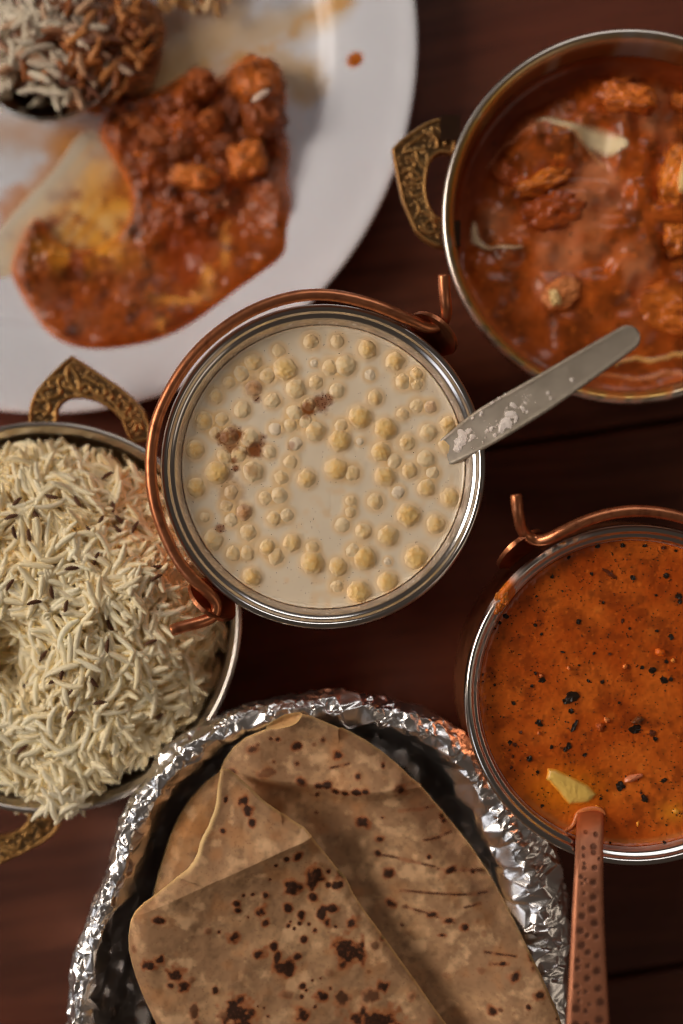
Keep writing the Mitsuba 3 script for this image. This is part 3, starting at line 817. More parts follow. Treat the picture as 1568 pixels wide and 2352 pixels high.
SPICE = [((385, 765), 30, 1.0), ((430, 752), 28, 1.0), ((410, 800), 26, 0.8), ((510, 815), 30, 1.0), ((540, 790), 18, 0.7), ((425, 860), 14, 0.9), ((432, 895), 12, 0.9), ((545, 760), 14, 0.6), ((800, 615), 34, 0.9), ((830, 600), 24, 0.8), ((745, 640), 26, 1.0), ((735, 665), 16, 0.8), ((365, 1155), 18, 0.8), ((410, 1000), 50, 0.3), ((670, 800), 14, 0.7), ((520, 590), 16, 0.6), ((500, 905), 22, 0.5), ((400, 930), 20, 0.4), ((510, 545), 34, 0.35), ((465, 1085), 30, 0.35)]


def spice_mask(x, y, wx):
    m = np.zeros(len(x))
    for (a, b), r, s in SPICE:
        q = np.hypot(x - (313.6 + a * .5292), y - (601 + b * .5292)) / (r * .5292 * 1.5)
        m = np.maximum(m, s * (1 - sstep(0.45, 1.15, q + 1.1 * (wx - 0.5))))
    return m


powder = food(104, 52, 10)
sp = spice_mask(px, py, fbm2(v[:, 0], v[:, 1], 700, 88, 3))
milk = mixc(milk, powder, np.clip(sp * 0.95, 0, 1))
mesh = closed(v, f, h, np.full(len(v), LEVEL - 0.02))
part(raita, 'yogurt', mesh, 'wet_food', color=np.vstack([milk, milk]))
for i, (p, r, e, kind) in enumerate(zip(bpos, br, BO[:, 3], BO[:, 4])):
    rz = r * (0.70 + 0.10 * rng.random())
    c = np.array([p[0], p[1], LEVEL - rz * (0.72 - 0.55 * e)])
    bv, bf, n, u = blob(c, (r * 0.94, r * (0.88 + 0.12 * rng.random()), rz), 100 + i, rough=0.13, freq=2.4, sub=4, rot=rng.uniform(0, 6))
    n2 = meshkit.fbm(u * 6 + i, octaves=3, seed=i)
    n3 = meshkit.noise(u * 16 + i, i)
    warm = [(206, 170, 106), (210, 184, 138), (202, 186, 164), (170, 122, 70)][int(kind)]
    dark = [(192, 152, 90), (200, 166, 114), (192, 174, 150), (142, 94, 50)][int(kind)]
    cc = mixc(food(*warm), food(*dark), sstep(0.35, 0.7, n))
    cc = mixc(cc, food(206, 184, 140), sstep(0.55, 0.75, n2) * (0.35 + 0.3 * (kind == 1)))
    cc = mixc(cc, food(204, 184, 154), (1 - sstep(0.0002, 0.0024, bv[:, 2] - LEVEL)) * 0.72)
    cc = mixc(cc, food(232, 214, 170), sstep(0.86, 0.93, n3) * 0.5)
    bx_, by_ = px_of(bv, LEVEL)
    cc = mixc(cc, powder, np.clip(spice_mask(bx_, by_, meshkit.fbm(bv * 700, octaves=3, seed=3)) * 0.85, 0, 1))
    part(raita, 'boondi', (bv, bf), 'glossy_food', color=cc)
# loose specks of ground spice on the surface
cr = np.random.default_rng(12)
crumbs = []
Hm = cKDTree(v)
for (a, b), r, s in SPICE:
    for k in range(int(r * 1.1 * s)):
        x, y = 313.6 + (a + cr.normal(0, r * 0.6)) * .5292, 601 + (b + cr.normal(0, r * 0.6)) * .5292
        p = P(x, y, LEVEL)
        zt = h[Hm.query(p[:2])[1]]
        near = np.hypot(bpos[:, 0] - p[0], bpos[:, 1] - p[1]) / br
        if near.min() < 0.9:
            continue
        m = trimesh.creation.icosphere(subdivisions=0)
        crumbs.append((m.vertices * cr.uniform(0.00012, 0.0003) * cr.uniform(0.6, 1.4, 3) + [p[0], p[1], zt + 0.00005], m.faces))
for k in range(260):
    a = cr.uniform(0, 2 * np.pi)
    q = math.sqrt(cr.uniform(0, 1)) * 0.052
    p = C1[:2] + q * np.array([math.cos(a), math.sin(a)])
    if (np.hypot(bpos[:, 0] - p[0], bpos[:, 1] - p[1]) / br).min() < 0.95:
        continue
    zt = h[Hm.query(p)[1]]
    m = trimesh.creation.icosphere(subdivisions=0)
    crumbs.append((m.vertices * cr.uniform(0.0001, 0.0002) + [p[0], p[1], zt + 0.00004], m.faces))
cm = merge(crumbs)
part(raita, 'spice_specks', cm, 'matte_food', smooth=False, color=np.tile(food(80, 42, 20), (len(cm[0]), 1)), kind='stuff')

# --- teaspoon standing in the raita
tsp = thing('teaspoon', 'flat steel teaspoon handle smeared with yogurt sticking out of the middle pot', 'spoon')
ax = [(985, 1060, 0.0668, 27), (1036, 1032, 0.0712, 34), (1072, 1009, 0.0755, 39), (1105, 987, 0.0806, 43), (1170, 948, 0.0855, 44), (1240, 906, 0.0895, 42), (1320, 855, 0.0935, 38), (1400, 803, 0.0965, 33), (1440, 777, 0.0975, 30)]
q = spline(ax, 90)
path = np.array([P(a, b, zz) for a, b, zz, w in q])
hw = q[:, 3] * (CAM_H - q[:, 2]) / F_PX
endd = np.linalg.norm(path - path[-1], axis=1)
capr = hw[-1]
# round end: add points past the last with shrinking width
dirv = path[-1] - path[-2]
dirv /= np.linalg.norm(dirv)
ca = np.linspace(0, np.pi / 2 * 0.985, 14)[1:]
path = np.vstack([path, path[-1] + dirv * (capr * np.sin(ca))[:, None]])
hw = np.r_[hw, capr * np.cos(ca)]
t = np.gradient(path, axis=0)
t /= np.linalg.norm(t, axis=1, keepdims=True)
s = np.cross(t, [0, 0, 1.0])
s /= np.linalg.norm(s, axis=1, keepdims=True)
upv = np.cross(s, t)
cols_u = np.linspace(-1, 1, 41)
edge_in = (1 - np.abs(cols_u))[None, :] * hw[:, None]
dist_end = np.maximum(np.linalg.norm(path[-1] - path, axis=1), 0)[:, None] + 0 * edge_in
ed = np.minimum(edge_in, dist_end)
lipz = 0.00016 * np.exp(-((ed - 0.0009) / 0.0005) ** 2) - 0.0006 * np.exp(-ed / 0.00035)
top = path[:, None] + s[:, None] * (cols_u[None, :] * hw[:, None])[..., None] + upv[:, None] * (0.0008 + lipz - 0.00015 * (1 - cols_u[None, :] ** 2))[..., None]
bot = path[:, None] + s[:, None] * (cols_u[None, :] * hw[:, None])[..., None] - upv[:, None] * 0.0008
M, Nn = top.shape[:2]
vv = np.vstack([top.reshape(-1, 3), bot.reshape(-1, 3)])
ff = []
for i in range(M - 1):
    for j in range(Nn - 1):
        a = i * Nn + j
        ff += [[a, a + Nn, a + Nn + 1, a + 1], [a + M * Nn, a + 1 + M * Nn, a + Nn + 1 + M * Nn, a + Nn + M * Nn]]
for i in range(M - 1):
    for j in (0, Nn - 1):
        a, b = i * Nn + j, (i + 1) * Nn + j
        ff.append([a, a + M * Nn, b + M * Nn, b] if j == 0 else [a, b, b + M * Nn, a + M * Nn])
tcol = np.tile([0.43, 0.365, 0.29], (len(vv), 1))
film = fbm2(vv[:, 0], vv[:, 1], 160, 91, 4)
tcol = mixc(tcol, np.array([0.33, 0.275, 0.21]), sstep(0.4, 0.7, film) * 0.6)
scene_mesh = trimesh.Trimesh(vv, np.array([[a, b, c] for a, b, c, d_ in ff] + [[a, c, d_] for a, b, c, d_ in ff]), process=False)
scene_mesh.fix_normals()
part(tsp, 'handle', scene_mesh, 'brushed_steel', smooth=True, color=tcol)
# dried yogurt: thin raised splashes on the handle
ar = np.random.default_rng(5)
splashes = [(1062, 1000, 15, 9), (1056, 1016, 12, 12), (1050, 1030, 9, 9), (1075, 990, 8, 6), (1165, 970, 14, 10), (1172, 952, 9, 14), (1150, 985, 10, 6), (1185, 962, 10, 4), (1178, 930, 5, 9), (1155, 975, 12, 8), (1128, 985, 4, 7), (1118, 990, 5, 4), (1136, 1000, 5, 4), (1200, 938, 4, 7), (1206, 925, 3, 5), (1258, 902, 4, 4), (1313, 872, 5, 5), (1105, 950, 4, 7), (1085, 960, 4, 3), (1130, 925, 5, 3), (1145, 915, 4, 3), (1160, 905, 3, 3), (1080, 1010, 6, 3), (1085, 1002, 5, 7), (1264, 915, 4, 3), (1210, 945, 3, 5)]
for i in range(46):
    a, b = ar.uniform(1080, 1230), 0
    k = (a - 1036) / (1440 - 1036)
    b = 1032 + k * (777 - 1032) + ar.uniform(-30, 30)
    rr_ = ar.uniform(0.8, 2.2)
    splashes.append((a, b, rr_, rr_ * ar.uniform(0.8, 1.8)))
tt = cKDTree(top.reshape(-1, 3)[:, :2])
topf = top.reshape(-1, 3)
for i, (x, y, ra, rb) in enumerate(splashes):
    p = P(x, y, 0.083)
    for _ in range(2):
        z = topf[tt.query(p[:2])[1], 2]
        p = P(x, y, z)
    s_ = mpp(z)
    if ra > 3:
        bv, bf, n, u = blob([p[0], p[1], z], (ra * s_, rb * s_, 0.0006), 200 + i, rough=0.5, freq=2.2, sub=3, rot=ar.uniform(0, 3))
        bv[:, 2] += (p[1] * 0)
        zsurf = topf[tt.query(bv[:, :2])[1], 2]
        bv[:, 2] += zsurf - z
        part(tsp, 'yogurt_splash', (bv, bf), 'matte_food', color=np.tile(food(196, 186, 178), (len(bv), 1)))
    else:
        bv, bf, n, u = blob([p[0], p[1], z], (ra * s_, rb * s_, 0.00035), 200 + i, rough=0.4, freq=2.0, sub=1, rot=ar.uniform(0, 3))
        splashes[i] = (bv, bf)
tiny = [s for s in splashes if isinstance(s[0], np.ndarray)]
tm = merge(tiny)
part(tsp, 'yogurt_flecks', tm, 'matte_food', color=np.tile(food(186, 176, 168), (len(tm[0]), 1)), kind='stuff')

# ---------------------------------------------------------------- copper pot of orange gravy, lower right
ZQ = 0.080
C3 = P(1460, 1597, ZQ)
R3 = 394 * mpp(ZQ)
LEV3 = 0.0715
in3 = R3 - 0.0066
pot2 = thing('serving_pot', 'steel-lined copper pot of orange gravy cut off by the right edge', 'pot')


def gravy_stain(lv, rr, col):
    a = np.arctan2(lv[:, 1] - C3[1], lv[:, 0] - C3[0])
    nz = fbm2(lv[:, 0], lv[:, 1], 420, 94, 3)
    inside = sstep(R3 - 0.0056, R3 - 0.007, rr) * (lv[:, 2] > 0.05)
    col = mixc(col, food(140, 66, 22), np.clip(inside * (0.45 + 0.7 * sstep(0.35, 0.6, nz)), 0, 0.95))
    drip = np.exp(-((a - math.radians(141)) / 0.085) ** 2)
    col = mixc(col, food(170, 84, 20), np.clip(drip * sstep(0.30, 0.5, nz) * 1.3, 0, 1))
    drip2 = np.exp(-((a - math.radians(172)) / 0.35) ** 2) * sstep(R3 - 0.0035, R3 - 0.005, rr)
    col = mixc(col, food(120, 70, 26), np.clip(drip2 * sstep(0.5, 0.65, nz) * 1.2, 0, 1))
    drip3 = np.exp(-((a - math.radians(116)) / 0.10) ** 2) * sstep(R3 - 0.0005, R3 - 0.001, rr) * (1 - sstep(R3 - 0.0025, R3 - 0.003, rr))
    return mixc(col, food(176, 110, 30), np.clip(drip3 * sstep(0.42, 0.55, nz) * 1.2, 0, 1))


pot(pot2, C3, R3, ZQ, in3, LEV3, gravy_stain)
ear(pot2, C3, (-272, -352), R3, ZQ, 33, z0=0.058)
bail(pot2, [(1185, 1139, .0870), (1188, 1168, .0865), (1193, 1198, .0835), (1206, 1226, .0790), (1230, 1240, .0780), (1257, 1237, .0800), (1290, 1221, .0825), (1340, 1198, .0835), (1400, 1180, .0835), (1460, 1173, .0835), (1520, 1178, .0835), (1590, 1196, .0835), (1650, 1222, .0835), (1720, 1268, .0835), (1785, 1335, .0835), (1835, 1415, .0835), (1868, 1500, .0835), (1880, 1590, .0830), (1872, 1670, .0800)])
# crust of gravy on the rim
for i, (x, y, ra, rb) in enumerate([(1152, 1372, 14, 20), (1146, 1390, 12, 14), (1162, 1352, 9, 8), (1140, 1402, 7, 10), (1160, 1382, 8, 10)]):
    bv, bf, n, u = blob(P(x, y, ZQ - 0.0016), (ra * mpp(ZQ), rb * mpp(ZQ), 0.0017), 300 + i, rough=0.45, sub=4, rot=-0.6)
    part(pot2, 'gravy_crust', (bv, bf), 'wet_food', color=mixc(food(176, 88, 20), food(130, 70, 18), sstep(0.4, 0.65, n)))

gravy = thing('orange_gravy', 'smooth orange gravy flecked with dark herbs in the right-hand copper pot', 'gravy')
poly = Point(*C3[:2]).buffer(in3 + 0.0004, 96)
v, f, d = grid_in(poly, 0.00045, 13)
px, py = px_of(v, LEV3)
h = LEV3 + 0.0014 * np.exp(-d / 0.0013) + 0.0007 * (fbm2(v[:, 0], v[:, 1], 90, 101, 3) - 0.5) + 0.00055 * (fbm2(v[:, 0], v[:, 1], 900, 102, 3) - 0.5)
g1 = fbm2(v[:, 0], v[:, 1], 75, 103, 4)
g2 = fbm2(v[:, 0], v[:, 1], 1000, 104, 3)
col = mixc(food(142, 58, 11), food(164, 78, 21), sstep(0.35, 0.7, g1))
col = mixc(col, food(104, 40, 8), sstep(0.46, 0.70, fbm2(v[:, 0], v[:, 1], 210, 105, 3)) * 0.7)
col = mixc(col, food(180, 96, 30), sstep(0.6, 0.78, g2) * 0.5)
col = mixc(col, food(96, 34, 8), sstep(0.62, 0.8, fbm2(v[:, 0], v[:, 1], 1500, 106, 2)) * 0.45)
bl = np.random.default_rng(61)
for i in range(46):
    x, y, r_ = bl.uniform(1120, 1590), bl.uniform(1260, 1930), bl.uniform(5, 14)
    q_ = np.hypot(px - x, (py - y) * bl.uniform(0.7, 1.3)) / r_ + 1.2 * (g2 - 0.5)
    col = mixc(col, food(*[(84, 36, 12), (100, 46, 14), (184, 100, 34), (70, 34, 14)][bl.integers(4)]), (1 - sstep(0.3, 1.2, q_)) * bl.uniform(0.25, 0.5))
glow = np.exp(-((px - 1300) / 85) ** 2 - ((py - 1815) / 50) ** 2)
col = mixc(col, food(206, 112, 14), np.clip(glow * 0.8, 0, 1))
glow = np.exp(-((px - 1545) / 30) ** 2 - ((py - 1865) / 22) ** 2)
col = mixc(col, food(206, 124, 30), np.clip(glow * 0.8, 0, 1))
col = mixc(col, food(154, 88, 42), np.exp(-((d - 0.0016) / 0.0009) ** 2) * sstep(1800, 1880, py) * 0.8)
mesh = closed(v, f, h, np.full(len(v), LEV3 - 0.02))
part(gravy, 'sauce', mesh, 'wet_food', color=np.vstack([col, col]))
Hg = cKDTree(v)


def c6(a, b):
    return 1012.6 + a * .5274, 1110.6 + b * .5274


def flake(x, y, r, rx=1.0, seed=0, lift=0.0, thick=0.00055):
    p = P(x, y, LEV3)
    zt = h[Hg.query(p[:2])[1]]
    fr = np.random.default_rng(seed)
    n = 16
    a = np.arange(n) * 2 * np.pi / n
    rad = r * mpp(LEV3) * (0.75 + 0.5 * fr.random(n))
    rot = fr.uniform(0, np.pi)
    xy = np.stack([rad * rx * np.cos(a), rad * np.sin(a)], -1)
    xy = np.stack([xy[:, 0] * math.cos(rot) - xy[:, 1] * math.sin(rot), xy[:, 0] * math.sin(rot) + xy[:, 1] * math.cos(rot)], -1)
    ztop = zt + thick * (0.5 + fr.random(n))
    vv = np.vstack([np.c_[xy + p[:2], np.full(n, zt - 0.0005)], np.c_[xy * 0.8 + p[:2], ztop], [[p[0], p[1], zt + thick * 1.1]]])
    ff = []
    for j in range(n):
        k = (j + 1) % n
        ff += [[j, k, n + k], [j, n + k, n + j], [n + j, n + k, 2 * n]]
    return vv, np.array(ff)


FL = [(570, 925, 35, 1), (545, 945, 18, 1), (565, 990, 14, 1), (425, 1040, 16, 1), (435, 1050, 10, 1), (345, 1082, 10, 1), (385, 1195, 15, 1), (480, 1145, 10, 1.4), (555, 1140, 16, 1.2), (540, 1155, 12, 1), (625, 1180, 10, 1.5), (845, 1070, 26, 1.5), (920, 1085, 18, 1.1), (932, 1110, 12, 1), (600, 600, 14, 1), (835, 408, 13, 1.2), (980, 400, 16, 1), (655, 392, 9, 1.2), (483, 405, 9, 1.3), (735, 392, 22, 4), (940, 640, 8, 1.5), (1000, 665, 15, 1.2), (920, 810, 17, 1.1), (875, 800, 10, 1), (970, 855, 18, 1.4), (1000, 850, 12, 1), (735, 740, 8, 1.3), (665, 738, 6, 1.6), (530, 732, 8, 2.5), (440, 855, 16, 1.5), (410, 825, 8, 1.4), (395, 880, 9, 1), (233, 875, 7, 1), (180, 830, 6, 1.4), (182, 860, 5, 1), (280, 575, 16, 1.6), (255, 605, 9, 1.4), (235, 630, 5, 1), (410, 615, 9, 1.2), (437, 655, 8, 1.2), (790, 595, 10, 1.2), (820, 630, 7, 1), (580, 1055, 20, 3), (420, 1255, 9, 1.2), (440, 1400, 8, 1.2), (780, 1315, 24, 1.2), (885, 1370, 18, 1.5), (870, 1345, 7, 1), (970, 1290, 13, 2), (1035, 490, 17, 1.2), (1040, 512, 12, 1.3), (680, 272, 13, 1.3), (790, 268, 13, 1.2), (885, 270, 10, 1.5), (965, 278, 12, 1.3), (1020, 292, 7, 1), (555, 320, 9, 1.4), (980, 775, 10, 1), (702, 862, 10, 1), (775, 952, 7, 1), (315, 955, 11, 1.2), (320, 1135, 12, 1.2), (300, 1125, 10, 1), (415, 490, 6, 1), (528, 467, 5, 1), (705, 518, 8, 1), (935, 485, 7, 1), (722, 1335, 5, 1), (305, 1235, 9, 1), (695, 1370, 7, 1), (640, 858, 9, 1.3), (600, 790, 6, 1), (980, 1485, 5, 1), (735, 1560, 6, 1.8), (970, 1560, 9, 1.8), (312, 1185, 8, 1)]
for i, (a, b, r, rx) in enumerate(FL):
    x, y = c6(a, b)
    m = flake(x, y, r * .5274 * 0.92 / math.sqrt(rx), rx, 400 + i)
    dim = (i % 7 == 5)
    c = food(70, 30, 10) if dim else food(26, 15, 7)
    part(gravy, 'herb_flake', m, 'glossy_food', smooth=False, color=np.tile(c, (len(m[0]), 1)) * (0.8 + 0.4 * rng.random()))
fr = np.random.default_rng(21)
specks = []
for i in range(1500):
    a = fr.uniform(0, 2 * np.pi)
    q = math.sqrt(fr.uniform(0, 1)) * (in3 - 0.002)
    x, y = (C3[0] + q * math.cos(a)) / mpp(LEV3) + 784, 1175.5 - (C3[1] + q * math.sin(a)) / mpp(LEV3)
    if x > 1600:
        continue
    specks.append(flake(x, y, fr.uniform(0.5, 1.5), fr.uniform(1, 2), 900 + i, thick=0.0003))
sm = merge(specks)
part(gravy, 'herb_specks', sm, 'glossy_food', smooth=False, color=np.tile(food(44, 20, 8), (len(sm[0]), 1)), kind='stuff')
for (a, b, r, rx, c) in [(555, 802, 9, 1.4, (176, 110, 66)), (435, 835, 9, 1.2, (170, 96, 52)), (720, 1028, 14, 1.2, (178, 104, 54)), (855, 1030, 22, 1.5, (90, 48, 22)), (835, 1280, 26, 2.6, (176, 104, 70)), (800, 795, 11, 1, (196, 112, 50)), (425, 1085, 8, 1, (160, 90, 50)), (955, 735, 22, 1.5, (190, 88, 22)), (690, 1060, 20, 1.1, (140, 62, 20)), (1010, 770, 10, 1.3, (190, 120, 50))]:
    x, y = c6(a, b)
    m = flake(x, y, r * .5274 / math.sqrt(rx), rx, int(a), thick=0.0011)
    part(gravy, 'onion_bit', m, 'wet_food', smooth=True, color=np.tile(food(*c), (len(m[0]), 1)))
for pts, seed, cc in [([(452, 1290), (460, 1262), (462, 1236), (500, 1240), (560, 1268), (640, 1308), (682, 1350), (662, 1376), (640, 1392), (600, 1396), (556, 1400), (530, 1372), (505, 1338), (470, 1300)], 1, (255, 208, 106)), ([(1000, 1420), (1020, 1408), (1045, 1422), (1035, 1442), (1010, 1440)], 2, (208, 150, 56)), ([(848, 1475), (858, 1464), (866, 1475), (862, 1494), (850, 1496)], 3, (206, 150, 70)), ([(668, 1395), (690, 1402), (712, 1428), (700, 1432), (672, 1412)], 4, (206, 128, 30))]:
    pl = Polygon(PP([c6(*q) for q in pts], LEV3)).buffer(0)
    v3, f3, d3 = grid_in(pl, 0.00045, seed)
    zt = h[Hg.query(v3)[1]]
    top3 = zt + 0.0020 * (1 - np.exp(-d3 / 0.0012)) - 0.0002 + 0.0003 * (fbm2(v3[:, 0], v3[:, 1], 500, seed) - 0.5)
    c3 = mixc(food(206, 128, 24), food(*cc), sstep(0.0, 0.0016, d3))
    part(gravy, 'butter_pat' if seed == 1 else 'butter_bit', closed(v3, f3, top3, zt - 0.0015), 'wet_food', color=np.vstack([c3, c3]), label='pale yellow melting pat beside the copper ladle' if seed == 1 else None)

# --- hammered copper ladle
ladle = thing('copper_ladle', 'hammered copper ladle handle rising from the orange gravy towards the bottom edge', 'ladle')
ax = [(1357, 1840, 0.066, 27), (1356, 1876, 0.0735, 30), (1354, 1930, 0.080, 31.5), (1353, 1975, 0.0850, 32.5), (1351, 2050, 0.0895, 35), (1350, 2150, 0.0935, 39), (1350, 2250, 0.0965, 44), (1350, 2360, 0.0990, 50), (1351, 2480, 0.1010, 54), (1352, 2600, 0.1025, 58)]
q = spline(ax, 420)
path = np.array([P(a, b, zz) for a, b, zz, w in q])
hw = q[:, 3] * (CAM_H - q[:, 2]) / F_PX
nu = 57
us = np.linspace(-1, 1, nu)
dim_px = []
lr = np.random.default_rng(15)
for (a, b, r) in [(680, 700, 20), (770, 690, 34), (680, 770, 18), (770, 740, 26), (690, 880, 24), (780, 880, 28), (660, 960, 26), (700, 985, 18), (770, 1010, 36), (670, 1020, 18), (690, 1105, 20), (770, 1140, 40), (680, 1210, 20), (760, 1250, 44), (670, 1310, 40), (780, 1370, 42), (655, 1440, 40), (715, 1480, 28), (795, 1490, 32), (665, 1570, 44), (720, 1630, 36), (800, 1660, 32), (630, 1700, 32), (720, 1750, 28), (630, 1770, 30), (800, 1795, 44), (715, 1860, 38), (620, 1930, 32), (810, 1950, 40), (700, 1980, 26), (640, 1990, 22), (830, 2070, 44), (620, 2130, 46), (700, 2150, 30), (820, 2230, 46), (610, 2270, 40), (710, 2270, 30), (735, 2090, 20), (640, 2060, 24), (690, 840, 18), (820, 800, 16), (790, 580, 24), (700, 560, 20)]:
    dim_px.append((1162.8 + a * .2583, 1763.8 + b * .2583, r * .2583))
dim_px = np.array(dim_px)
tpx = q[:, 0][:, None] + us[None, :] * q[:, 3][:, None]
tpy = q[:, 1][:, None] + 0 * us[None, :]
dim = np.zeros_like(tpx)
for x, y, r in dim_px:
    dim = np.maximum(dim, 1 - sstep(r * 0.5, r * 1.2, np.hypot(tpx - x, tpy - y)))
edge_in = (1 - np.abs(us))[None, :] * hw[:, None]
zoff = 0.0014 - 0.0013 * np.exp(-edge_in / 0.0006) - 0.00026 * dim - 0.0003 * us[None, :] ** 2
top = np.stack([path[:, 0][:, None] + us[None, :] * hw[:, None], path[:, 1][:, None] + 0 * us[None, :], path[:, 2][:, None] + zoff], -1)
bot = np.stack([path[:, 0][:, None] + us[None, :] * hw[:, None], path[:, 1][:, None] + 0 * us[None, :], path[:, 2][:, None] - 0.0012 + 0 * us[None, :]], -1)
M, Nn = top.shape[:2]
vv = np.vstack([top.reshape(-1, 3), bot.reshape(-1, 3)])
ff = []
for i in range(M - 1):
    for j in range(Nn - 1):
        a = i * Nn + j
        ff += [[a, a + Nn, a + Nn + 1, a + 1], [a + M * Nn, a + 1 + M * Nn, a + Nn + 1 + M * Nn, a + Nn + M * Nn]]
    for j in (0, Nn - 1):
        a, b = i * Nn + j, (i + 1) * Nn + j
        ff.append([a, a + M * Nn, b + M * Nn, b] if j == 0 else [a, b, b + M * Nn, a + M * Nn])
cc = copper_colors(vv, 17, 260)
cc = mixc(cc, np.array([0.52, 0.215, 0.125]), np.full(len(vv), 0.6))
patina = np.r_[dim.ravel(), np.zeros(M * Nn)]
cc = mixc(cc, np.array([0.13, 0.05, 0.03]), patina * 0.85)
wet = 1 - sstep(1880, 1925, np.r_[tpy.ravel(), tpy.ravel()] + 14 * np.r_[tpx.ravel() - 1355, tpx.ravel() - 1355] / 30)
cc = mixc(cc, food(160, 76, 30), wet * 0.7)
part(ladle, 'handle', (vv, np.array(ff)), 'hammered_copper', smooth=True, color=cc)


def on_gravy(x, y):
    return h[Hg.query(P(x, y, LEV3)[:2])[1]]


ribbon(gravy, [(1270, 1925), (1298, 1908), (1318, 1890), (1328, 1868), (1350, 1858), (1376, 1858), (1388, 1872)], [2, 4, 5, 6, 6, 5, 3], 0.0009, on_gravy, (170, 96, 52), name='gravy_ripple')

# ---------------------------------------------------------------- rice bowl, left
ZB = 0.046
ZK = ZB / 0.056
CB = P(103, 1419, ZB)
RB = 452 * mpp(ZB)
bowl = thing('rice_bowl', 'wide steel bowl of rice with engraved brass handles at the left edge', 'bowl')
out = [(0.0, 0.0), (0.045, 0.0), (0.058, 0.003), (0.069, 0.016), (0.0735, 0.034), (0.0745, 0.048), (RB - 0.0026, 0.0530)]
cv, cq = lathe(smooth_profile(out, 60), CB, 240)
cv[:, 2] *= ZK
part(bowl, 'body', (cv, cq), 'copper', color=copper_colors(cv, 5))
ins = [(RB - 0.0026, 0.0528), (RB - 0.0008, 0.0532), (RB, 0.0545), (RB - 0.0004, 0.0555), (RB - 0.0013, 0.0560), (RB - 0.0023, 0.0553), (RB - 0.0030, 0.0540), (RB - 0.0038, 0.0530), (RB - 0.0046, 0.0512), (RB - 0.0050, 0.044), (0.066, 0.024), (0.05, 0.008), (0.0, 0.006)]
lv, lq = lathe(smooth_profile(ins, 110), CB, 480)
lv[:, 2] *= ZK
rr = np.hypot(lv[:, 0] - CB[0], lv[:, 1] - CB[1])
col = mixc(np.array([0.58, 0.53, 0.48]), np.array([0.24, 0.165, 0.09]), sstep(RB - 0.0040, RB - 0.0060, rr))  # inner wall darkened in colour for the shade cast by the rice
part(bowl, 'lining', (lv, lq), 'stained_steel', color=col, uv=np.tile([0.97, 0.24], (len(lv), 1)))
top_out = [(64, 985), (64, 949), (68, 925), (78, 901), (98, 875), (122, 851), (144, 830), (164, 815), (196, 835), (232, 859), (272, 885), (306, 913), (332, 945), (345, 975), (350, 1010), (300, 1020), (284, 984), (278, 965), (262, 947), (242, 933), (218, 921), (188, 914), (160, 915), (142, 925), (132, 941), (131, 985)]


def c4(pts):
    return [(52.3 + a * .2, 797 + b * .2) for a, b in pts]


rice_st = [(c4(s), wd) for s, wd in [([(630, 520), (540, 410), (505, 310), (545, 205)], 6), ([(630, 520), (650, 430), (620, 330), (560, 235)], 6), ([(620, 515), (530, 475), (472, 430), (500, 405), (565, 440), (612, 500)], 4.5), ([(645, 530), (665, 465), (730, 425), (778, 460), (740, 515), (660, 535)], 4.5), ([(445, 340), (370, 350), (305, 400), (345, 450)], 6), ([(430, 350), (410, 430), (432, 505), (380, 560), (300, 572)], 5), ([(270, 470), (205, 520), (240, 570), (295, 640), (300, 700), (255, 775)], 6), ([(160, 600), (215, 620), (250, 570)], 5), ([(150, 760), (190, 735), (230, 740)], 4), ([(700, 345), (780, 375), (830, 410)], 5), ([(870, 430), (925, 450), (950, 520), (905, 560), (862, 500)], 5), ([(800, 500), (860, 560), (930, 600)], 4), ([(1180, 650), (1212, 700), (1168, 770), (1200, 830), (1242, 800)], 5.5), ([(1110, 640), (1080, 690), (1130, 740)], 4), ([(1000, 600), (1080, 690), (1150, 780)], 4), ([(1240, 900), (1300, 865), (1285, 940)], 5), ([(990, 500), (1020, 560), (1000, 600)], 3.5), ([(1250, 830), (1330, 850), (1360, 930)], 4.5), ([(960, 640), (1040, 720), (1110, 800)], 3.5)]]
handle(bowl, top_out, 0.0435, rice_st, 6, label='engraved brass handle pointing up towards the white plate')
bot_out = [(145, 1862), (143, 1880), (139, 1893), (128, 1913), (97, 1938), (54, 1960), (0, 1986), (-40, 2006), (-62, 2012), (-100, 1990), (-130, 1950), (-142, 1900), (-145, 1850), (-80, 1850), (-74, 1890), (-50, 1912), (-20, 1920), (0, 1920), (22, 1915), (45, 1904), (60, 1889), (68, 1855)]
handle(bowl, bot_out, 0.0400, None, 9, thick=0.005, label='engraved brass handle below the heap of rice')

rice = thing('cumin_rice', 'heap of white basmati rice with dark cumin seeds in the left bowl', 'rice')


def rice_top(x, y):
    """Height of the heap at photograph pixels (1568 wide)."""
    r = np.hypot(x - 103, y - 1419) / 440
    hgt = 0.0615 - 0.029 * r ** 3.2
    hgt += 0.015 * (meshkit.fbm(np.stack([x / 85, y / 85, np.full_like(x, 1.7)], -1), octaves=3, seed=3) - 0.5)
    hgt -= 0.020 * np.exp(-((x - 10) / 62) ** 2 - ((y - 1530) / 95) ** 2)
    hgt -= 0.009 * np.exp(-((x - 0) / 60) ** 2 - ((y - 1280) / 50) ** 2)
    hgt -= 0.013 * np.exp(-((x - 250) / 110) ** 2 - ((y - 1035) / 42) ** 2)
    hgt -= 0.012 * np.exp(-((x - 400) / 70) ** 2 - ((y - 1760) / 55) ** 2)
    hgt -= 0.013 * np.exp(-((x - 500) / 50) ** 2 - ((y - 1500) / 90) ** 2)
    hgt += 0.007 * np.exp(-((x - 135) / 60) ** 2 - ((y - 1800) / 50) ** 2)
    return hgt


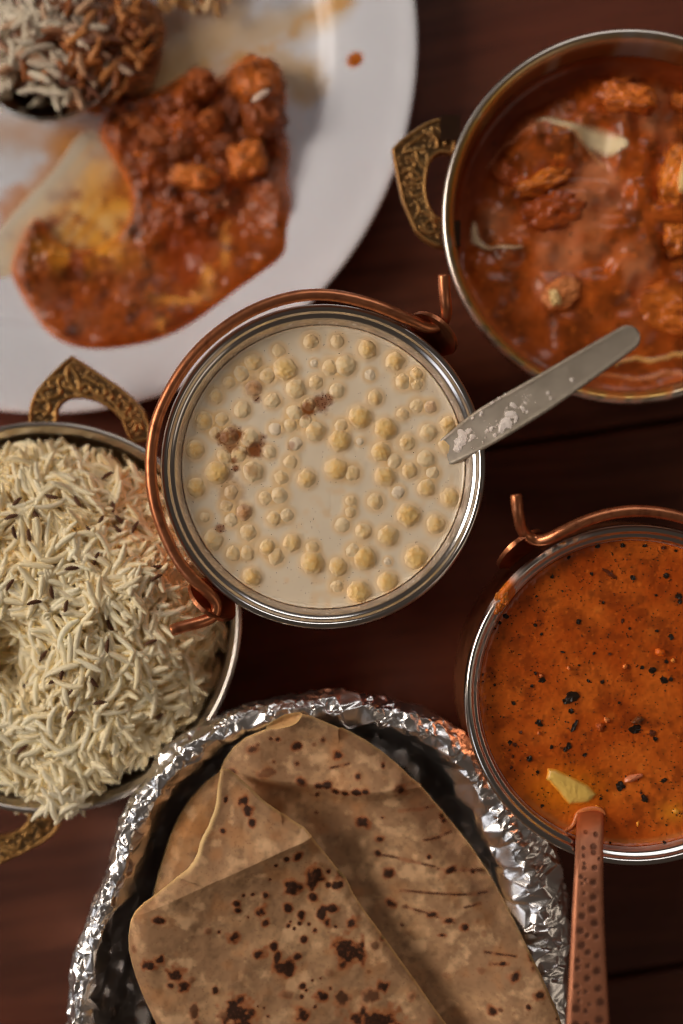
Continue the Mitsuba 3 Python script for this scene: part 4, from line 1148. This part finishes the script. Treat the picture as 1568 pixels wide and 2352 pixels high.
rg = np.random.default_rng(77)
poly = Point(103, 1419).buffer(392)
v, f, d = grid_in(poly, 9, 3)
zt = np.minimum(rice_top(v[:, 0], v[:, 1]) - 0.0021, 0.0535)
xy = np.array([P(a, b, z)[:2] for (a, b), z in zip(v, zt)])
core = closed(xy, f[:, ::-1], zt, np.full(len(xy), 0.012))
part(rice, 'heap_core', core, 'rice_skin', color=np.tile(np.array([0.95, 0.80, 0.50]), (2 * len(xy), 1)))
items = []
for i in range(3700):
    a = rg.uniform(0, 2 * np.pi)
    q = math.sqrt(rg.uniform(0, 1)) * 424
    x, y = 103 + q * math.cos(a), 1419 + q * math.sin(a)
    if x < -70:
        continue
    z = float(rice_top(np.array([x]), np.array([y]))[0]) + rg.uniform(-0.0040, 0.0022) * (0.55 + 0.9 * float(meshkit.noise(np.array([x / 40, y / 40, 2.0]), 19)))
    flow = 2 * np.pi * float(meshkit.noise(np.array([x / 75, y / 75, 5.0]), 9)) + rg.normal(0, 0.5)
    ln = rg.uniform(0.0090, 0.0180)
    pitch = rg.normal(0, 0.24)
    g = grain_mesh(P(x, y, z), ln, rg.uniform(0.0022, 0.0030), flow, pitch, rg.uniform(-0.19, 0.19), seg=8, n=8)
    # stay inside the rim except where the heap spills over it
    end = np.hypot(g[0][:, 0] - CB[0], g[0][:, 1] - CB[1]).max()
    if end > RB - 0.0055 and not (60 < x < 230 and y > 1700):
        continue
    tone = rg.uniform(0, 1)
    yel = float(meshkit.fbm(np.array([x / 120, y / 120, 9.0]), octaves=2, seed=5))
    c = np.array([0.97, 0.875, 0.625]) * (1 - tone) + np.array([0.97, 0.82, 0.51]) * tone
    c = c * (1 - sstep(0.45, 0.75, yel) * 0.3) + np.array([0.84, 0.60, 0.24]) * sstep(0.45, 0.75, yel) * 0.3
    items.append((z - float(rice_top(np.array([x]), np.array([y]))[0]) + 0.0006 * ln / 0.01, x, g, np.clip(c * rg.uniform(0.94, 1.03), 0, 0.97)))
for i in range(44):
    x, y = rg.normal(135, 32), rg.normal(1835, 18)
    if y > 1878:
        continue
    z = 0.0480 + rg.uniform(0, 0.009) * (1 - min(abs(x - 135) / 90, 1))
    g = grain_mesh(P(x, y, z), rg.uniform(0.007, 0.012), rg.uniform(0.0021, 0.0027), rg.uniform(0, np.pi), rg.normal(0, 0.3), rg.uniform(-0.1, 0.1), seg=8, n=8)
    items.append((0.01, x, g, np.array([0.95, 0.85, 0.61]) * rg.uniform(0.9, 1.05)))
order = sorted(range(len(items)), key=lambda k: -(items[k][0] if items[k][1] > 5 else items[k][0] - 0.05))
for k in order[:290]:
    g, c = items[k][2], items[k][3]
    part(rice, 'rice_grain', g, 'rice_skin', color=np.tile(c, (len(g[0]), 1)))
rest = [items[k] for k in order[290:]]
part(rice, 'lower_grains', merge([r[2] for r in rest]), 'rice_skin', color=np.vstack([np.tile(r[3], (len(r[2][0]), 1)) for r in rest]), kind='stuff')
SEEDS = [(225, 672, 2.9, 0), (340, 695, 2.2, 0), (155, 745, 2.2, 0), (75, 700, 0.8, 0), (50, 765, 0.3, 0), (130, 845, 1.7, 0), (495, 715, 1.6, 0), (440, 785, 1.2, 0), (525, 775, 2.4, 0), (520, 820, 2.4, 0), (590, 808, 1.1, 0), (395, 825, 2.3, 0), (420, 945, 1.2, 0), (312, 990, 0.1, 0), (685, 985, 0.1, 0), (228, 1090, 1.7, 0), (290, 1155, 1.4, 0), (150, 1138, 0.2, 0), (45, 1060, 1.0, 0), (480, 1235, 2.0, 0), (655, 1312, 0.4, 0), (190, 1370, 1.0, 0), (410, 1480, 2.2, 0), (272, 1445, 1.3, 0), (435, 1575, 0.1, 0), (320, 1520, 0.8, 0), (100, 1775, 0.7, 0), (335, 1975, 0.2, 0), (468, 585, 0.6, 0), (505, 1790, 0.6, 0), (470, 1325, 1.5, 0), (310, 1625, 0.9, 0), (240, 1478, 0.4, 0), (65, 830, 1.8, 0), (115, 1480, 1.2, 0), (680, 1030, 0.5, 0), (690, 1640, 0.8, 0)]
for (a, b, yaw, _) in SEEDS:
    x, y = a * .5278, 784 + b * .5278
    z = float(rice_top(np.array([x]), np.array([y]))[0]) + 0.0036
    t = np.linspace(-1, 1, 9)
    dvec = np.array([math.cos(yaw), math.sin(yaw), rg.normal(0, 0.15)])
    pth = P(x, y, z) + dvec * (t * 0.0029)[:, None] + np.array([-dvec[1], dvec[0], 0]) * (0.0004 * (1 - t * t))[:, None]
    rads = 0.00085 * np.maximum(1 - np.abs(t) ** 2, 0.02) ** 0.6
    g = tube(pth, rads, 9)
    part(rice, 'cumin_seed', g, 'matte_food', color=np.tile(food(62, 36, 18), (len(g[0]), 1)) * (0.8 + 0.5 * rg.random()))

# ---------------------------------------------------------------- foil-lined bread basket
basket = thing('bread_basket', 'oval bread basket lined with crumpled silver foil at the bottom', 'basket')
OUTL = [(150, 2340), (160, 2260), (175, 2190), (197, 2120), (222, 2050), (247, 1985), (268, 1905), (292, 1855), (322, 1806), (362, 1755), (405, 1714), (455, 1675), (505, 1648), (565, 1627), (630, 1613), (710, 1605), (790, 1602), (860, 1608), (930, 1628), (1000, 1655), (1065, 1692), (1125, 1740), (1180, 1798), (1228, 1862), (1265, 1930), (1290, 2000), (1303, 2080), (1309, 2170), (1310, 2260), (1306, 2350), (1295, 2450), (1265, 2560), (1200, 2680), (1090, 2790), (950, 2860), (780, 2890), (600, 2875), (430, 2810), (290, 2700), (200, 2580), (155, 2450)]
ZF = 0.060
loop = np.array(smooth_poly(PP(OUTL[22:] + OUTL[:22], ZF), 1400).exterior.coords)[:-1]
if not Polygon(loop).exterior.is_ccw:
    loop = loop[::-1]
# begin the seam where the outline is lowest, out of the picture
loop = np.roll(loop, -int(np.argmin(loop[:, 1])), 0)
tang = np.roll(loop, -4, 0) - np.roll(loop, 4, 0)
tang /= np.linalg.norm(tang, axis=1, keepdims=True)
inw = np.stack([-tang[:, 1], tang[:, 0]], -1)
sec = smooth_profile([(0.016, 0.002), (0.008, 0.020), (0.0022, 0.040), (0.0, 0.052), (0.0008, 0.0575), (0.0035, 0.0605), (0.0075, 0.0612), (0.0110, 0.0597), (0.0134, 0.0565), (0.0160, 0.0500), (0.0192, 0.0420), (0.0225, 0.0330), (0.0262, 0.0240), (0.0330, 0.0172)], 200)
Llen = np.linalg.norm(np.roll(loop, -1, 0) - loop, axis=1).sum()
Sarc = np.r_[0, np.cumsum(np.linalg.norm(np.diff(sec, axis=0), axis=1))]
fr = np.random.default_rng(99)


def foil_points(u, w):
    """Points and normals of the smooth foil at u along the edge and w across it (metres)."""
    k = (u / Llen % 1.0) * len(loop)
    i0 = np.floor(k).astype(int) % len(loop)
    t = (k - np.floor(k))[:, None]
    i1 = (i0 + 1) % len(loop)
    lp, ip = loop[i0] * (1 - t) + loop[i1] * t, inw[i0] * (1 - t) + inw[i1] * t
    so, sz = np.interp(w, Sarc, sec[:, 0]), np.interp(w, Sarc, sec[:, 1])
    do, dz = np.interp(w, Sarc, np.gradient(sec[:, 0], Sarc)), np.interp(w, Sarc, np.gradient(sec[:, 1], Sarc))
    wide = 0.80 + 0.72 * sstep(P(1000, 0, ZF)[0], P(1240, 0, ZF)[0], lp[:, 0])
    return np.c_[lp + ip * (so * wide)[:, None], sz], np.c_[ip * -dz[:, None], do]


wrim = np.interp(0.0590, sec[:90, 1], Sarc[:90])
grid = []
for w0, w1, du, dw in [(0.0, wrim - 0.010, 0.0050, 0.0050), (wrim - 0.010, wrim + 0.016, 0.0021, 0.0014), (wrim + 0.016, Sarc[-1], 0.0030, 0.0080)]:
    uu, ww = np.meshgrid(np.arange(0, Llen, du), np.arange(w0, w1, dw))
    grid.append(np.c_[(uu + fr.uniform(-0.46, 0.46, uu.shape) * du).ravel(), (ww + fr.uniform(-0.1, 0.9, ww.shape) * dw).ravel()])
grid = [g_[(meshkit.noise(np.c_[g_[:, 0] * 150, g_[:, 1] * 260, 0 * g_[:, 0]], 21) + 0.25 * fr.random(len(g_))) > 0.46] for g_ in grid]
eu = np.arange(0, Llen, 0.004)
grid = np.vstack(grid + [np.c_[eu, 0 * eu], np.c_[eu, 0 * eu + Sarc[-1]]])
grid[:, 1] = np.clip(grid[:, 1], 0, Sarc[-1])
wrap = grid[grid[:, 0] < 0.02] + [Llen, 0]
allp = np.vstack([grid, wrap])
fcs = Delaunay(allp).simplices
bp, bn = foil_points(allp[:, 0], allp[:, 1])
jig = fr.normal(0, 1, len(grid))
jig = np.r_[jig, jig[grid[:, 0] < 0.02]]
big = meshkit.fbm(bp * 55, octaves=3, seed=4) - 0.5
fold = np.abs(meshkit.noise(bp * 120, 6) - 0.5) * 2
rimness = np.exp(-((allp[:, 1] - wrim) / 0.010) ** 2)
crimp = np.abs(meshkit.noise(np.c_[allp[:, 0] * 70, allp[:, 1] * 420, 0 * allp[:, 0]], 8) - 0.5) * 2
disp = 0.0050 * big + 0.0020 * (0.5 - fold) + 0.0016 * (0.5 - crimp) + jig * (0.00034 - 0.00008 * rimness)
bp = bp + bn * disp[:, None]
# every facet is dented once more
mesh = trimesh.Trimesh(bp, fcs, process=False)
mid = mesh.subdivide()
extra = np.arange(len(bp), len(mid.vertices))
vv = np.array(mid.vertices)
vv[extra] += fr.normal(0, 0.00009, (len(extra), 3))
fine_ = trimesh.Trimesh(vv, mid.faces, process=False).subdivide()
vv2 = np.array(fine_.vertices)
vv2[len(vv):] += fr.normal(0, 0.00003, (len(vv2) - len(vv), 3))
foilm = trimesh.Trimesh(vv2, fine_.faces, process=False)
part(basket, 'foil_lining', foilm, 'foil', smooth=True, label='crumpled silver foil folded over the basket edge')
fl = Polygon(loop).buffer(-0.028)
v, f, d = grid_in(fl, 0.004, 2)
part(basket, 'floor', closed(v, f, 0.0165 + 0.002 * (fbm2(v[:, 0], v[:, 1], 200, 2) - 0.5), np.full(len(v), 0.004)), 'matte_food', smooth=False, color=np.tile([0.045, 0.026, 0.016], (2 * len(v), 1)))
v, f, d = grid_in(Polygon(loop).buffer(-0.02), 0.006, 4)
part(basket, 'base', closed(v, f, np.full(len(v), 0.003), np.full(len(v), 0.0005)), 'matte_food', smooth=False, color=np.tile([0.12, 0.06, 0.03], (2 * len(v), 1)))

# ---------------------------------------------------------------- rotis
ZT = 0.066
SR = mpp(ZT)


def c7(a, b):
    return 130.7 + a * .4583, 1568 + b * .4583


def c8(a, b):
    return 718.7 + a * .4583, 1568 + b * .4583


S_FRONT = [(c7(a, b), r, s, e) for a, b, r, s, e in [
    (935, 585, 26, .95, 1), (958, 630, 28, 1, 1), (980, 685, 20, 1, 1), (848, 578, 13, .9, .6), (835, 730, 14, .8, 1), (1210, 845, 25, 1, .8), (1155, 860, 14, .9, 1), (1100, 893, 10, .8, 1), (1290, 950, 42, 1, 1), (1280, 985, 30, 1, 1), (1185, 1000, 36, 1, 1.2), (1170, 1030, 26, 1, 1), (1360, 940, 14, .9, 1), (1360, 1010, 14, .9, 1), (1285, 1070, 20, 1, 1.2), (1050, 1050, 16, .8, 1), (905, 1085, 20, 1, 1.3), (910, 1120, 16, .9, 1.3), (1025, 1130, 27, 1, .7), (1050, 1190, 20, 1, .7), (1160, 1120, 24, 1, 1), (1225, 1155, 22, 1, .7), (1330, 1150, 28, 1, .7), (1355, 1195, 24, 1, .8), (1380, 1130, 24, 1, 1), (1485, 1195, 26, .95, 1), (1160, 1210, 12, .9, 1), (1190, 1225, 8, .9, 1), (1215, 1200, 10, .9, 1), (1265, 1205, 10, .9, 1), (1290, 1235, 14, 1, 1), (1235, 1280, 18, 1, 1), (885, 1255, 30, 1, 1.1), (818, 1230, 10, .9, 1), (765, 1220, 16, .5, 1), (1020, 1340, 32, 1, 1), (1088, 1305, 20, 1, .8), (1110, 1365, 24, 1, .6), (1140, 1410, 42, 1, 1.1), (1205, 1360, 20, .9, 1), (1460, 1345, 72, 1, 1), (525, 1155, 22, .95, 1.5), (395, 1315, 18, .5, .7), (525, 1362, 26, 1, .9), (480, 1390, 30, 1, 1.2), (610, 1435, 38, 1, .9), (645, 1500, 28, 1, 1), (580, 1495, 18, .8, 1), (680, 1470, 16, .5, 1), (795, 1525, 16, .8, .7), (915, 1640, 76, 1, 1), (850, 1640, 36, .6, 1), (690, 1630, 28, .65, .8), (1225, 1635, 34, .95, 1.2), (1325, 1560, 30, 1, 1), (1425, 1565, 42, .7, .9), (1230, 1505, 18, .9, 1), (1280, 1480, 8, .9, 1), (1320, 1470, 8, .9, 1), (1225, 1560, 12, .8, 1), (1150, 1550, 24, .5, 1.6), (1370, 1520, 12, .7, 1), (1080, 1710, 16, .8, 1), (1365, 1440, 18, .4, 1), (940, 1045, 10, .8, 1), (985, 1042, 10, .8, 1), (1070, 965, 8, .8, 1), (960, 1160, 8, .8, 1), (1170, 1190, 8, .8, 1), (1395, 1215, 10, .8, 1), (705, 1690, 18, .6, 1), (400, 1480, 10, .4, 1), (1410, 1640, 20, .35, 1), (1040, 1610, 8, .9, 1), (1010, 1600, 7, .9, 1), (1060, 1650, 9, .8, 1), (1295, 1610, 12, .7, 1), (1250, 1530, 8, .9, 1)]]
S_FRONT += [(c8(a, b), r, s, e) for a, b, r, s, e in [(15, 945, 30, 1, .8), (75, 940, 14, .9, 1), (165, 965, 38, .95, 1.3), (130, 1010, 26, .9, 1.3), (350, 1275, 18, 1, 1), (310, 1310, 22, .6, .8), (285, 1120, 18, .9, 1), (355, 1510, 28, .95, .9), (290, 1565, 38, .65, .9), (495, 1565, 24, .6, 1), (510, 1475, 14, .6, 1), (300, 1705, 90, 1, 1.3), (400, 1800, 50, .9, 1), (110, 1215, 8, .9, 1), (10, 1235, 14, .9, 1), (45, 1740, 30, .7, 1), (600, 1690, 20, .4, 1), (280, 1440, 10, .5, 1), (500, 1760, 40, .8, 1)]]
S_BACK = [(c8(a, b), r, s, e) for a, b, r, s, e in [(130, 350, 27, 1, 1), (225, 445, 16, .8, 1), (348, 395, 13, .9, .8), (50, 270, 10, .7, 1), (435, 510, 32, .8, 1.2), (255, 690, 30, 1, .9), (330, 770, 18, .9, 1.2), (325, 845, 16, .9, 1.2), (380, 945, 29, .95, 1), (390, 1098, 24, .95, 1.4), (645, 665, 14, 1, .7), (655, 690, 10, 1, 1), (575, 850, 15, .9, 1), (680, 915, 20, 1, 2), (800, 940, 14, .95, 1.5), (640, 945, 16, .4, 1), (590, 1140, 22, .9, 2), (670, 1165, 20, .9, 1.8), (750, 1195, 18, 1, 1.2), (645, 1245, 13, .9, 1.8), (1080, 1325, 26, .95, 1.2), (1080, 1375, 16, .6, 1), (985, 1415, 24, .85, 1.3), (830, 1400, 16, .45, 1), (930, 1360, 14, .9, 2), (1100, 1490, 26, .85, 1), (1210, 1550, 20, 1, .7), (880, 1595, 24, .95, 1), (1050, 1548, 12, .8, 1), (1050, 1665, 22, .9, .8), (920, 1580, 12, .6, 1), (845, 1225, 14, .35, 1), (660, 1450, 18, .4, 1), (345, 660, 8, .8, 1), (445, 1210, 8, .8, 1), (465, 1112, 12, .6, 1), (1185, 1600, 7, .8, 1), (820, 1165, 12, .3, 1), (30, 500, 18, .9, 1.3), (70, 495, 20, 1, 1.3), (110, 530, 20, 1, 1.2), (160, 535, 20, 1, 1.3), (215, 525, 22, 1, 1.5), (260, 515, 16, .9, 1.4), (20, 560, 12, .9, .6), (15, 660, 9, .8, 1)]]
S_BACK += [(c7(a, b), r, s, e) for a, b, r, s, e in [(1205, 305, 24, 1, 1.2), (1110, 270, 12, .9, 1.2), (1075, 270, 10, .8, 1), (980, 325, 24, .7, 1.6), (1335, 270, 14, .6, 1), (1205, 393, 12, .7, 1), (1090, 385, 10, .6, 1), (1510, 440, 14, .6, 1), (1230, 480, 24, .9, 1.2), (1050, 440, 30, .55, 1.6), (1290, 295, 10, .5, 1), (1540, 690, 30, 1, .9), (880, 440, 20, .7, 1.5), (1010, 300, 10, .6, 1)]]
DASH = [[c8(*p) for p in s] for s in [[(430, 622), (480, 616), (540, 620), (610, 614)], [(550, 766), (620, 760), (690, 745)], [(330, 850), (420, 862), (500, 875), (600, 895)], [(620, 908), (740, 925), (860, 945)], [(440, 1030), (650, 1032), (870, 1042)], [(750, 1100), (830, 1085)], [(450, 1112), (560, 1135), (700, 1175)], [(850, 1310), (940, 1320), (1000, 1325)], [(870, 1365), (960, 1360)], [(90, 410), (180, 385)]]]


def bread_color(px, py, spots, seed, dashes=(), tint=(124, 93, 66)):
    n1 = fbm2(px / 1000, py / 1000, 14, seed, 4)
    n2 = fbm2(px / 1000, py / 1000, 70, seed + 2, 3)
    n3 = fbm2(px / 1000, py / 1000, 260, seed + 4, 3)
    c = mixc(food(*tint), food(146, 113, 81), sstep(0.42, 0.72, n1))
    c = mixc(c, food(104, 78, 54), sstep(0.45, 0.75, n2) * 0.65)
    c = mixc(c, food(144, 96, 56), sstep(0.5, 0.72, fbm2(px / 1000, py / 1000, 22, seed + 9, 3)) * 0.45)
    c = mixc(c, food(96, 62, 36), sstep(0.58, 0.8, n3) * 0.55)
    c = mixc(c, food(178, 144, 108), sstep(0.52, 0.70, fbm2(px / 1000, py / 1000, 30, seed + 15, 4)) * 0.6)
    wob = (fbm2(px / 1000, py / 1000, 60, seed + 12, 2) - 0.5) * 2.4 + (n3 - 0.5) * 0.5
    halo, burn = np.zeros(len(px)), np.zeros(len(px))
    sr = np.random.default_rng(seed)
    for (x, y), r, s, e in spots:
        r = r * .4583 * 1.04
        th = sr.uniform(-0.5, 0.5)
        near = (np.abs(px - x) < r * 3.5 * max(e, 1)) & (np.abs(py - y) < r * 3.5 * max(e, 1))
        if not near.any():
            continue
        dx, dy = px[near] - x, py[near] - y
        dx, dy = dx * math.cos(th) + dy * math.sin(th), -dx * math.sin(th) + dy * math.cos(th)
        q = np.hypot(dx / (r * math.sqrt(e)), dy / (r / math.sqrt(e))) + wob[near] * (0.9 if r > 12 else 0.6)
        halo[near] = np.maximum(halo[near], s * (1 - sstep(0.75, 1.5, q)))
        burn[near] = np.maximum(burn[near], (1 - sstep(0.55, 1.0, q)) * sstep(0.3, 0.9, s + 0.05))
    for st in dashes:
        dd = shapely.distance(shapely.points(px, py), LineString(st)) + 5 * np.abs(n3 - 0.5)
        brk = sstep(0.36, 0.56, n2)
        burn = np.maximum(burn, (1 - sstep(1.2, 3.6, dd)) * brk * 0.9)
        halo = np.maximum(halo, (1 - sstep(2, 7, dd)) * 0.5)
    c = mixc(c, food(120, 62, 28), np.clip(halo * 0.85, 0, 1))
    core = mixc(food(26, 13, 6), food(52, 26, 12), sstep(0.5, 0.7, n3))
    return c * (1 - burn[:, None] * 0.94) + core * (burn[:, None] * 0.94)


def roti_sheet(key, name, outline, topfn, spots, seed, dashes=(), thick=0.0022, smooth_n=None, res=0.00055, tint=(124, 93, 66), roundw=0.0016, label=None, pale=None, zref=ZT):
    pl = (smooth_poly(PP(outline, zref), smooth_n) if smooth_n else Polygon(PP(outline, zref)).buffer(0))
    v, f, d = grid_in(pl, res, seed)
    px, py = v[:, 0] / mpp(zref) + 784, 1175.5 - v[:, 1] / mpp(zref)
    z = topfn(px, py, d)
    z = z + 0.0017 * (fbm2(v[:, 0], v[:, 1], 95, seed, 3) - 0.5) + 0.0007 * (fbm2(v[:, 0], v[:, 1], 380, seed + 1, 3) - 0.5)
    for (x_, y_), r_, s_, e_ in spots:
        if r_ > 15:
            rr_ = r_ * .4583 * 1.5
            z = z + 0.00055 * np.exp(-(((px - x_) ** 2 + (py - y_) ** 2) / rr_ ** 2))
    k = 1 - np.minimum(d / roundw, 1)
    zt = z - thick * 0.5 * (1 - np.sqrt(np.maximum(1 - k ** 2, 0)))
    zb = z - thick + thick * 0.45 * (1 - np.sqrt(np.maximum(1 - k ** 2, 0)))
    c = bread_color(px, py, spots, seed, dashes, tint)
    c = mixc(c, food(206, 172, 112), (1 - sstep(0.0, 0.0011, d)) * 0.5)
    if pale is not None:
        c = mixc(c, food(206, 174, 122), (1 - sstep(0.0008, 0.0022, d)) * 0.8 * pale(px, py))  # highlight along the turned edge, painted into the bread colour
    return part(key, name, closed(v, f, zt, zb), 'bread_skin', color=np.vstack([c, c * 0.9]), label=label)


def seg(px, py, p, q):
    """Signed distance in pixels from the line p-q (positive to its left as seen in the picture) and position along it from 0 to 1."""
    dx, dy = q[0] - p[0], q[1] - p[1]
    L = math.hypot(dx, dy)
    return ((px - p[0]) * dy - (py - p[1]) * dx) / L, ((px - p[0]) * dx + (py - p[1]) * dy) / L ** 2


roti_b = thing('roti', 'folded roti lying underneath, its far edge against the foil at the top', 'roti')
roti_f = thing('roti', 'folded roti on top in front, with a turned-over corner and dark char spots', 'roti')


def back_top(px, py, d):
    z = np.full(len(px), 0.0550)
    # long hump of the folded sheet from the middle to the lower right
    s1, t1 = seg(px, py, (925, 1850), (1195, 2351))
    z += 0.0080 * np.exp(-(s1 / 95) ** 2)
    # upper fold: ridge from the front roti's corner across to the right edge
    ridge = np.interp(px, [500, 560, 640, 720, 840, 950, 1000], [1745, 1772, 1785, 1792, 1806, 1786, 1780])
    k = py - ridge
    z += 0.0075 * np.where(k < 0, np.exp(k / 75), np.exp(-(k / 24) ** 2)) * sstep(500, 600, px) * (1 - 0.55 * sstep(900, 960, px))
    # dip between ridge and hump
    z -= 0.0060 * np.exp(-((px - 690) / 90) ** 2 - ((py - 1870) / 60) ** 2)
    z -= 0.0060 * (1 - sstep(0, 0.011, d)) * sstep(1700, 1900, py) * (px > 850) * (1 - sstep(2020, 2180, py))
    z += 0.0160 * sstep(1980, 2280, py) * sstep(1040, 1270, px)
    z -= 0.003 * (1 - sstep(0, 0.006, d)) * (py < 1800) * (px > 780)
    z += 0.0075 * np.exp(-((px - 670) / 120) ** 2 - ((py - 1640) / 70) ** 2)
    return z


BACK = [(505, 1770), (515, 1745), (535, 1715), (565, 1690), (600, 1674), (635, 1660), (665, 1643), (692, 1631), (715, 1636), (745, 1648), (800, 1672), (840, 1694), (880, 1722), (915, 1752), (942, 1780), (965, 1800), (990, 1832), (1040, 1892), (1085, 1950), (1125, 2010), (1160, 2072), (1197, 2145), (1232, 2215), (1264, 2285), (1292, 2370), (1310, 2470), (1300, 2560), (760, 2560), (620, 2300), (500, 2000)]
roti_sheet(roti_b, 'lower_layer', BACK, back_top, S_BACK, 201, DASH, res=0.0005, zref=0.055)


def inner_top(px, py, d):
    return 0.0525 + 0.004 * sstep(1800, 2050, py) - 0.004 * (1 - sstep(0, 0.006, d)) + 0.002 * sstep(360, 480, px)


roti_sheet(roti_b, 'inner_layer', [(512, 1768), (470, 1800), (435, 1838), (408, 1880), (388, 1925), (374, 1970), (360, 2015), (350, 2060), (345, 2105), (420, 2130), (560, 2040), (620, 1880)], inner_top, [(c7(520, 900), 14, .4, 2)], 205, tint=(140, 98, 58), zref=0.054)


def back_flap(px, py, d):
    return back_top(px, py, d) * 0 + 0.0605


def front_top(px, py, d):
    # crease from the right-hand corner towards the left edge
    s1, t1 = seg(px, py, (716, 1912), (330, 2085))
    s1 = -s1   # positive on the flap (upper) side
    fade = sstep(0.0, 1.0, t1)
    z = 0.0775 + 0.0 * px
    sharp = np.maximum(14 + 70 * np.clip(t1, 0, 1), 4)
    up = np.maximum(s1, 0)
    lo = np.maximum(-s1, 0)
    z -= 0.0165 * (1 - np.exp(-up / 150))
    z -= 0.0120 * (1 - np.exp(-lo / (48 + 60 * np.clip(t1, 0, 1)))) * (1 - 0.25 * np.clip(t1, 0, 1))
    z += 0.0025 * (1 - np.exp(-lo / 240))
    # torn left edge of the turned corner curls up
    e, te = seg(px, py, (506, 1768), (455, 1955))
    z += 0.0022 * np.exp(-(e / 26) ** 2) * (te > -0.1) * (te < 1.3)
    # fold on the left, rounded down
    z -= 0.0105 * (1 - np.sqrt(np.clip(1 - (1 - np.minimum(d / 0.009, 1)) ** 2, 0, 1))) * sstep(2040, 2120, py) * (px < 650)
    z -= 0.0015 * (1 - sstep(0, 0.004, d)) * (px > 650)
    z += 0.0012 * np.sin((px * 0.8 - py * 0.35) / 60.0) * sstep(2150, 2250, py)
    z += 0.0040 * (fbm2(px / 1000, py / 1000, 9, 7, 2) - 0.5)
    return z


FRONT = [(508, 1764), (500, 1805), (497, 1840), (492, 1862), (484, 1880), (480, 1893), (469, 1912), (461, 1930), (457, 1950), (448, 1968), (434, 1986), (418, 1998), (395, 2017), (365, 2040), (335, 2062), (312, 2088), (299, 2115), (293, 2150), (293, 2185), (300, 2215), (308, 2245), (318, 2275), (330, 2305), (346, 2340), (365, 2380), (400, 2440), (470, 2560), (1130, 2560), (1085, 2450), (1050, 2390), (1020, 2345), (990, 2305), (930, 2220), (885, 2158), (842, 2100), (812, 2056), (795, 2018), (770, 1990), (745, 1955), (728, 1930), (716, 1908), (700, 1893), (672, 1878), (640, 1858), (605, 1835), (575, 1808), (545, 1782), (525, 1766)]
roti_sheet(roti_f, 'upper_layer', FRONT, front_top, S_FRONT, 211, res=0.00045, thick=0.0026, pale=lambda a, b: (a < 515) * sstep(1765, 1850, b) * (1 - sstep(1960, 2040, b)))


def under_top(px, py, d):
    return front_top(px, py, d + 0.01) - 0.0032


roti_sheet(roti_f, 'under_layer', [(560, 1850), (640, 1880), (700, 1905), (722, 1935), (760, 1995), (800, 2055), (838, 2108), (925, 2228), (985, 2312), (1045, 2400), (1085, 2470), (1120, 2560), (500, 2560), (420, 2440), (360, 2330), (330, 2260), (312, 2200), (310, 2140), (350, 2075), (450, 2010), (520, 1900)], under_top, [], 215, res=0.0009)
# the lip where the bread tore open at the back
lip = [(612, 1667), (632, 1650), (655, 1637), (676, 1633), (694, 1634), (688, 1650), (676, 1660), (650, 1668)]


def lip_top(px, py, d):
    return 0.0685 + 0.0030 * np.exp(-d / 0.0012)


roti_sheet(roti_b, 'torn_lip', lip, lip_top, [], 219, res=0.0005, tint=(164, 124, 80), smooth_n=60)
